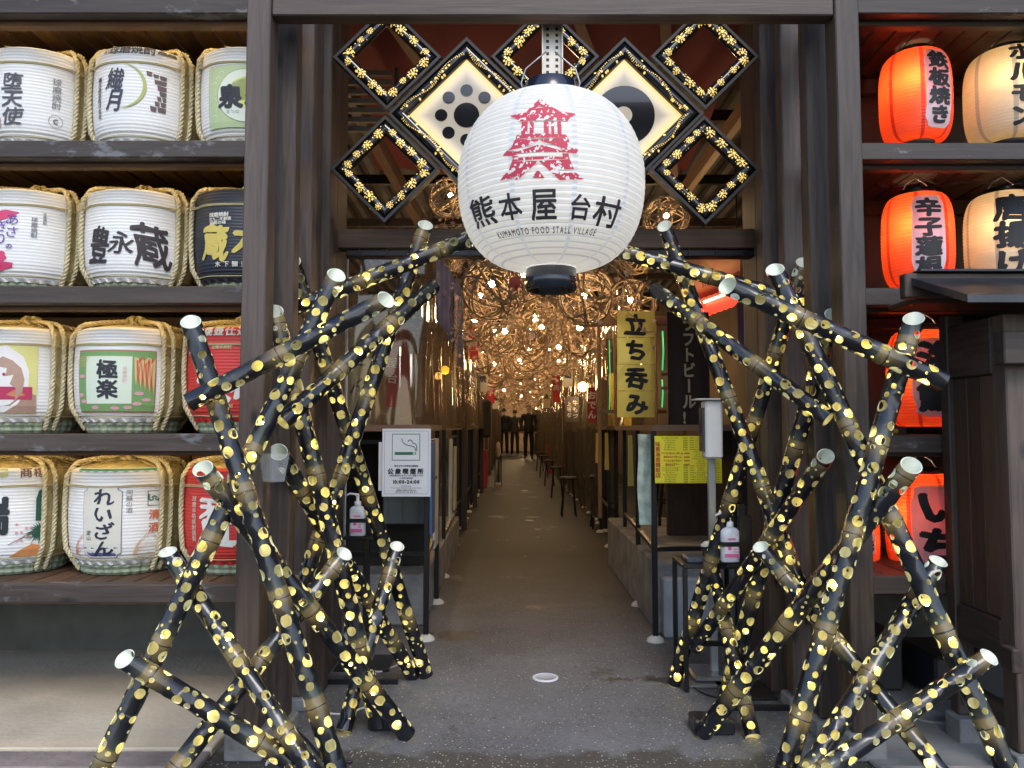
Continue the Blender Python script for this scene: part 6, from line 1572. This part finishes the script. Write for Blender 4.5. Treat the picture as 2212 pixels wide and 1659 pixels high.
# ================================================================== PEOPLE
def person(label, px, py, Y, H, yaw, jacket, trousers, stance=0., collar=None):
    base = at(px, py, Y); base.z = 0
    root = thing('person', label, 'person', base, (0, 0, yaw)); k = H/1.72
    J = {'pel': (0, 0, .93), 'wst': (0, 0, 1.06), 'chs': (0, -.01, 1.27), 'nk': (0, 0, 1.44), 'hd0': (0, -.012, 1.53), 'hd1': (0, -.018, 1.62), 'hd2': (0, -.01, 1.69)}
    E_ = [('pel', 'wst'), ('wst', 'chs'), ('chs', 'nk'), ('nk', 'hd0'), ('hd0', 'hd1'), ('hd1', 'hd2')]
    Rr = {'pel': (.16, .11), 'wst': (.145, .10), 'chs': (.175, .115), 'nk': (.055, .055), 'hd0': (.062, .072), 'hd1': (.078, .092), 'hd2': (.055, .06)}
    for s, n_ in ((-1, 'l'), (1, 'r')):
        st = stance*s
        J.update({'hip'+n_: (s*.09, 0, .88), 'kn'+n_: (s*.10, st*.5-.01, .48), 'an'+n_: (s*.105, st, .09), 'to'+n_: (s*.12, st-.14, .035), 'sh'+n_: (s*.185, 0, 1.39), 'el'+n_: (s*.235, .02, 1.12), 'wr'+n_: (s*.21, -.10, .90), 'ha'+n_: (s*.205, -.13, .80)})
        E_ += [('pel', 'hip'+n_), ('hip'+n_, 'kn'+n_), ('kn'+n_, 'an'+n_), ('an'+n_, 'to'+n_), ('chs', 'sh'+n_), ('sh'+n_, 'el'+n_), ('el'+n_, 'wr'+n_), ('wr'+n_, 'ha'+n_)]
        Rr.update({'hip'+n_: (.095, .10), 'kn'+n_: (.065, .07), 'an'+n_: (.055, .06), 'to'+n_: (.045, .035), 'sh'+n_: (.075, .075), 'el'+n_: (.055, .055), 'wr'+n_: (.042, .042), 'ha'+n_: (.032, .045)})
    names = list(J); me = bpy.data.meshes.new('body'); me.from_pydata([Vector(J[n_])*k for n_ in names], [(names.index(a), names.index(b_)) for a, b_ in E_], [])
    o = link('body', me); o.modifiers.new('s', 'SKIN')
    if not me.skin_vertices: 
        bm = bmesh.new(); bm.from_mesh(me); bm.verts.layers.skin.verify(); bm.to_mesh(me); bm.free()
    for i, n_ in enumerate(names): me.skin_vertices[0].data[i].radius = [q*k for q in Rr[n_]]; me.skin_vertices[0].data[i].use_root = (n_ == 'pel')
    o.modifiers.new('u', 'SUBSURF').levels = 2; o.modifiers['u'].render_levels = 2
    m2 = bpy.data.meshes.new_from_object(o.evaluated_get(bpy.context.evaluated_depsgraph_get())); bpy.data.objects.remove(o)
    m2.materials.clear()
    for m in (mat('skin', (.48, .30, .21), .55), jacket, trousers, mat('shoe', (.03, .03, .03), .5)): m2.materials.append(m)
    for p_ in m2.polygons:
        c = p_.center/k; p_.use_smooth = True
        p_.material_index = 0 if (c.z > 1.455 or (abs(c.x) > .15 and c.z < .86 and c.z > .7)) else (1 if c.z > .90 else (2 if c.z > .10 else 3))
    o = link('body', m2, root)
    # hair cap
    q = MB(); vs = []; hc = Vector((0, -.008, 1.615))*k; n1, n2 = 14, 8
    for j in range(n2+1):
        ph = PI*.62*j/n2
        for i in range(n1):
            a = 2*PI*i/n1; r_ = .098*k*(1+.05*math.sin(3*a+j)); cutf = 1.0 if math.sin(a) > -.3 or j < n2*.62 else .93
            vs.append((hc.x+r_*math.sin(ph)*math.cos(a)*.92, hc.y+.004+r_*math.sin(ph)*math.sin(a)*1.08*cutf, hc.z+r_*1.1*math.cos(ph if math.sin(a) > -.3 else min(ph, PI*.42))))
    q.add(vs, [(j*n1+i, j*n1+(i+1) % n1, (j+1)*n1+(i+1) % n1, (j+1)*n1+i) for j in range(n2) for i in range(n1)], 0, True); q.build('hair', mat('black_hair', (.012, .010, .010), .5), root)
    # face
    q = MB()
    for s in (-1, 1): q.disc((s*.03*k, -.112*k, 1.615*k), .008*k, 8)
    q.disc((0, -.104*k, 1.565*k), .014*k, 8); q.build('face_features', mat('dark_feature', (.05, .02, .02), .6), root)
    # jacket hem as open skirt
    q = MB(); q.lathe([(.155*k, .84*k), (.16*k, .93*k), (.158*k, 1.06*k)], 20); o = q.build('jacket_hem', jacket, root); o.scale = (1.08, .78, 1)
    return root
NAVY = mat('dark_jacket', (.018, .018, .022), .8); OLIV = mat('olive_jacket', (.028, .030, .026), .8); BLKT = mat('black_trousers', (.012, .012, .014), .8)
person('man in a dark open jacket standing nearest in the alley, facing the street', 1142, 991, 26.4, 1.86, 0, NAVY, BLKT, .05)
person('person in a black coat walking away on the left of the group', 1089, 976, 30.5, 1.86, PI, mat('black_coat', (.010, .010, .012), .8), BLKT, .08)
person('person in a dark olive jacket walking away between the other two', 1112, 976, 30.5, 1.80, PI, OLIV, BLKT, -.06)
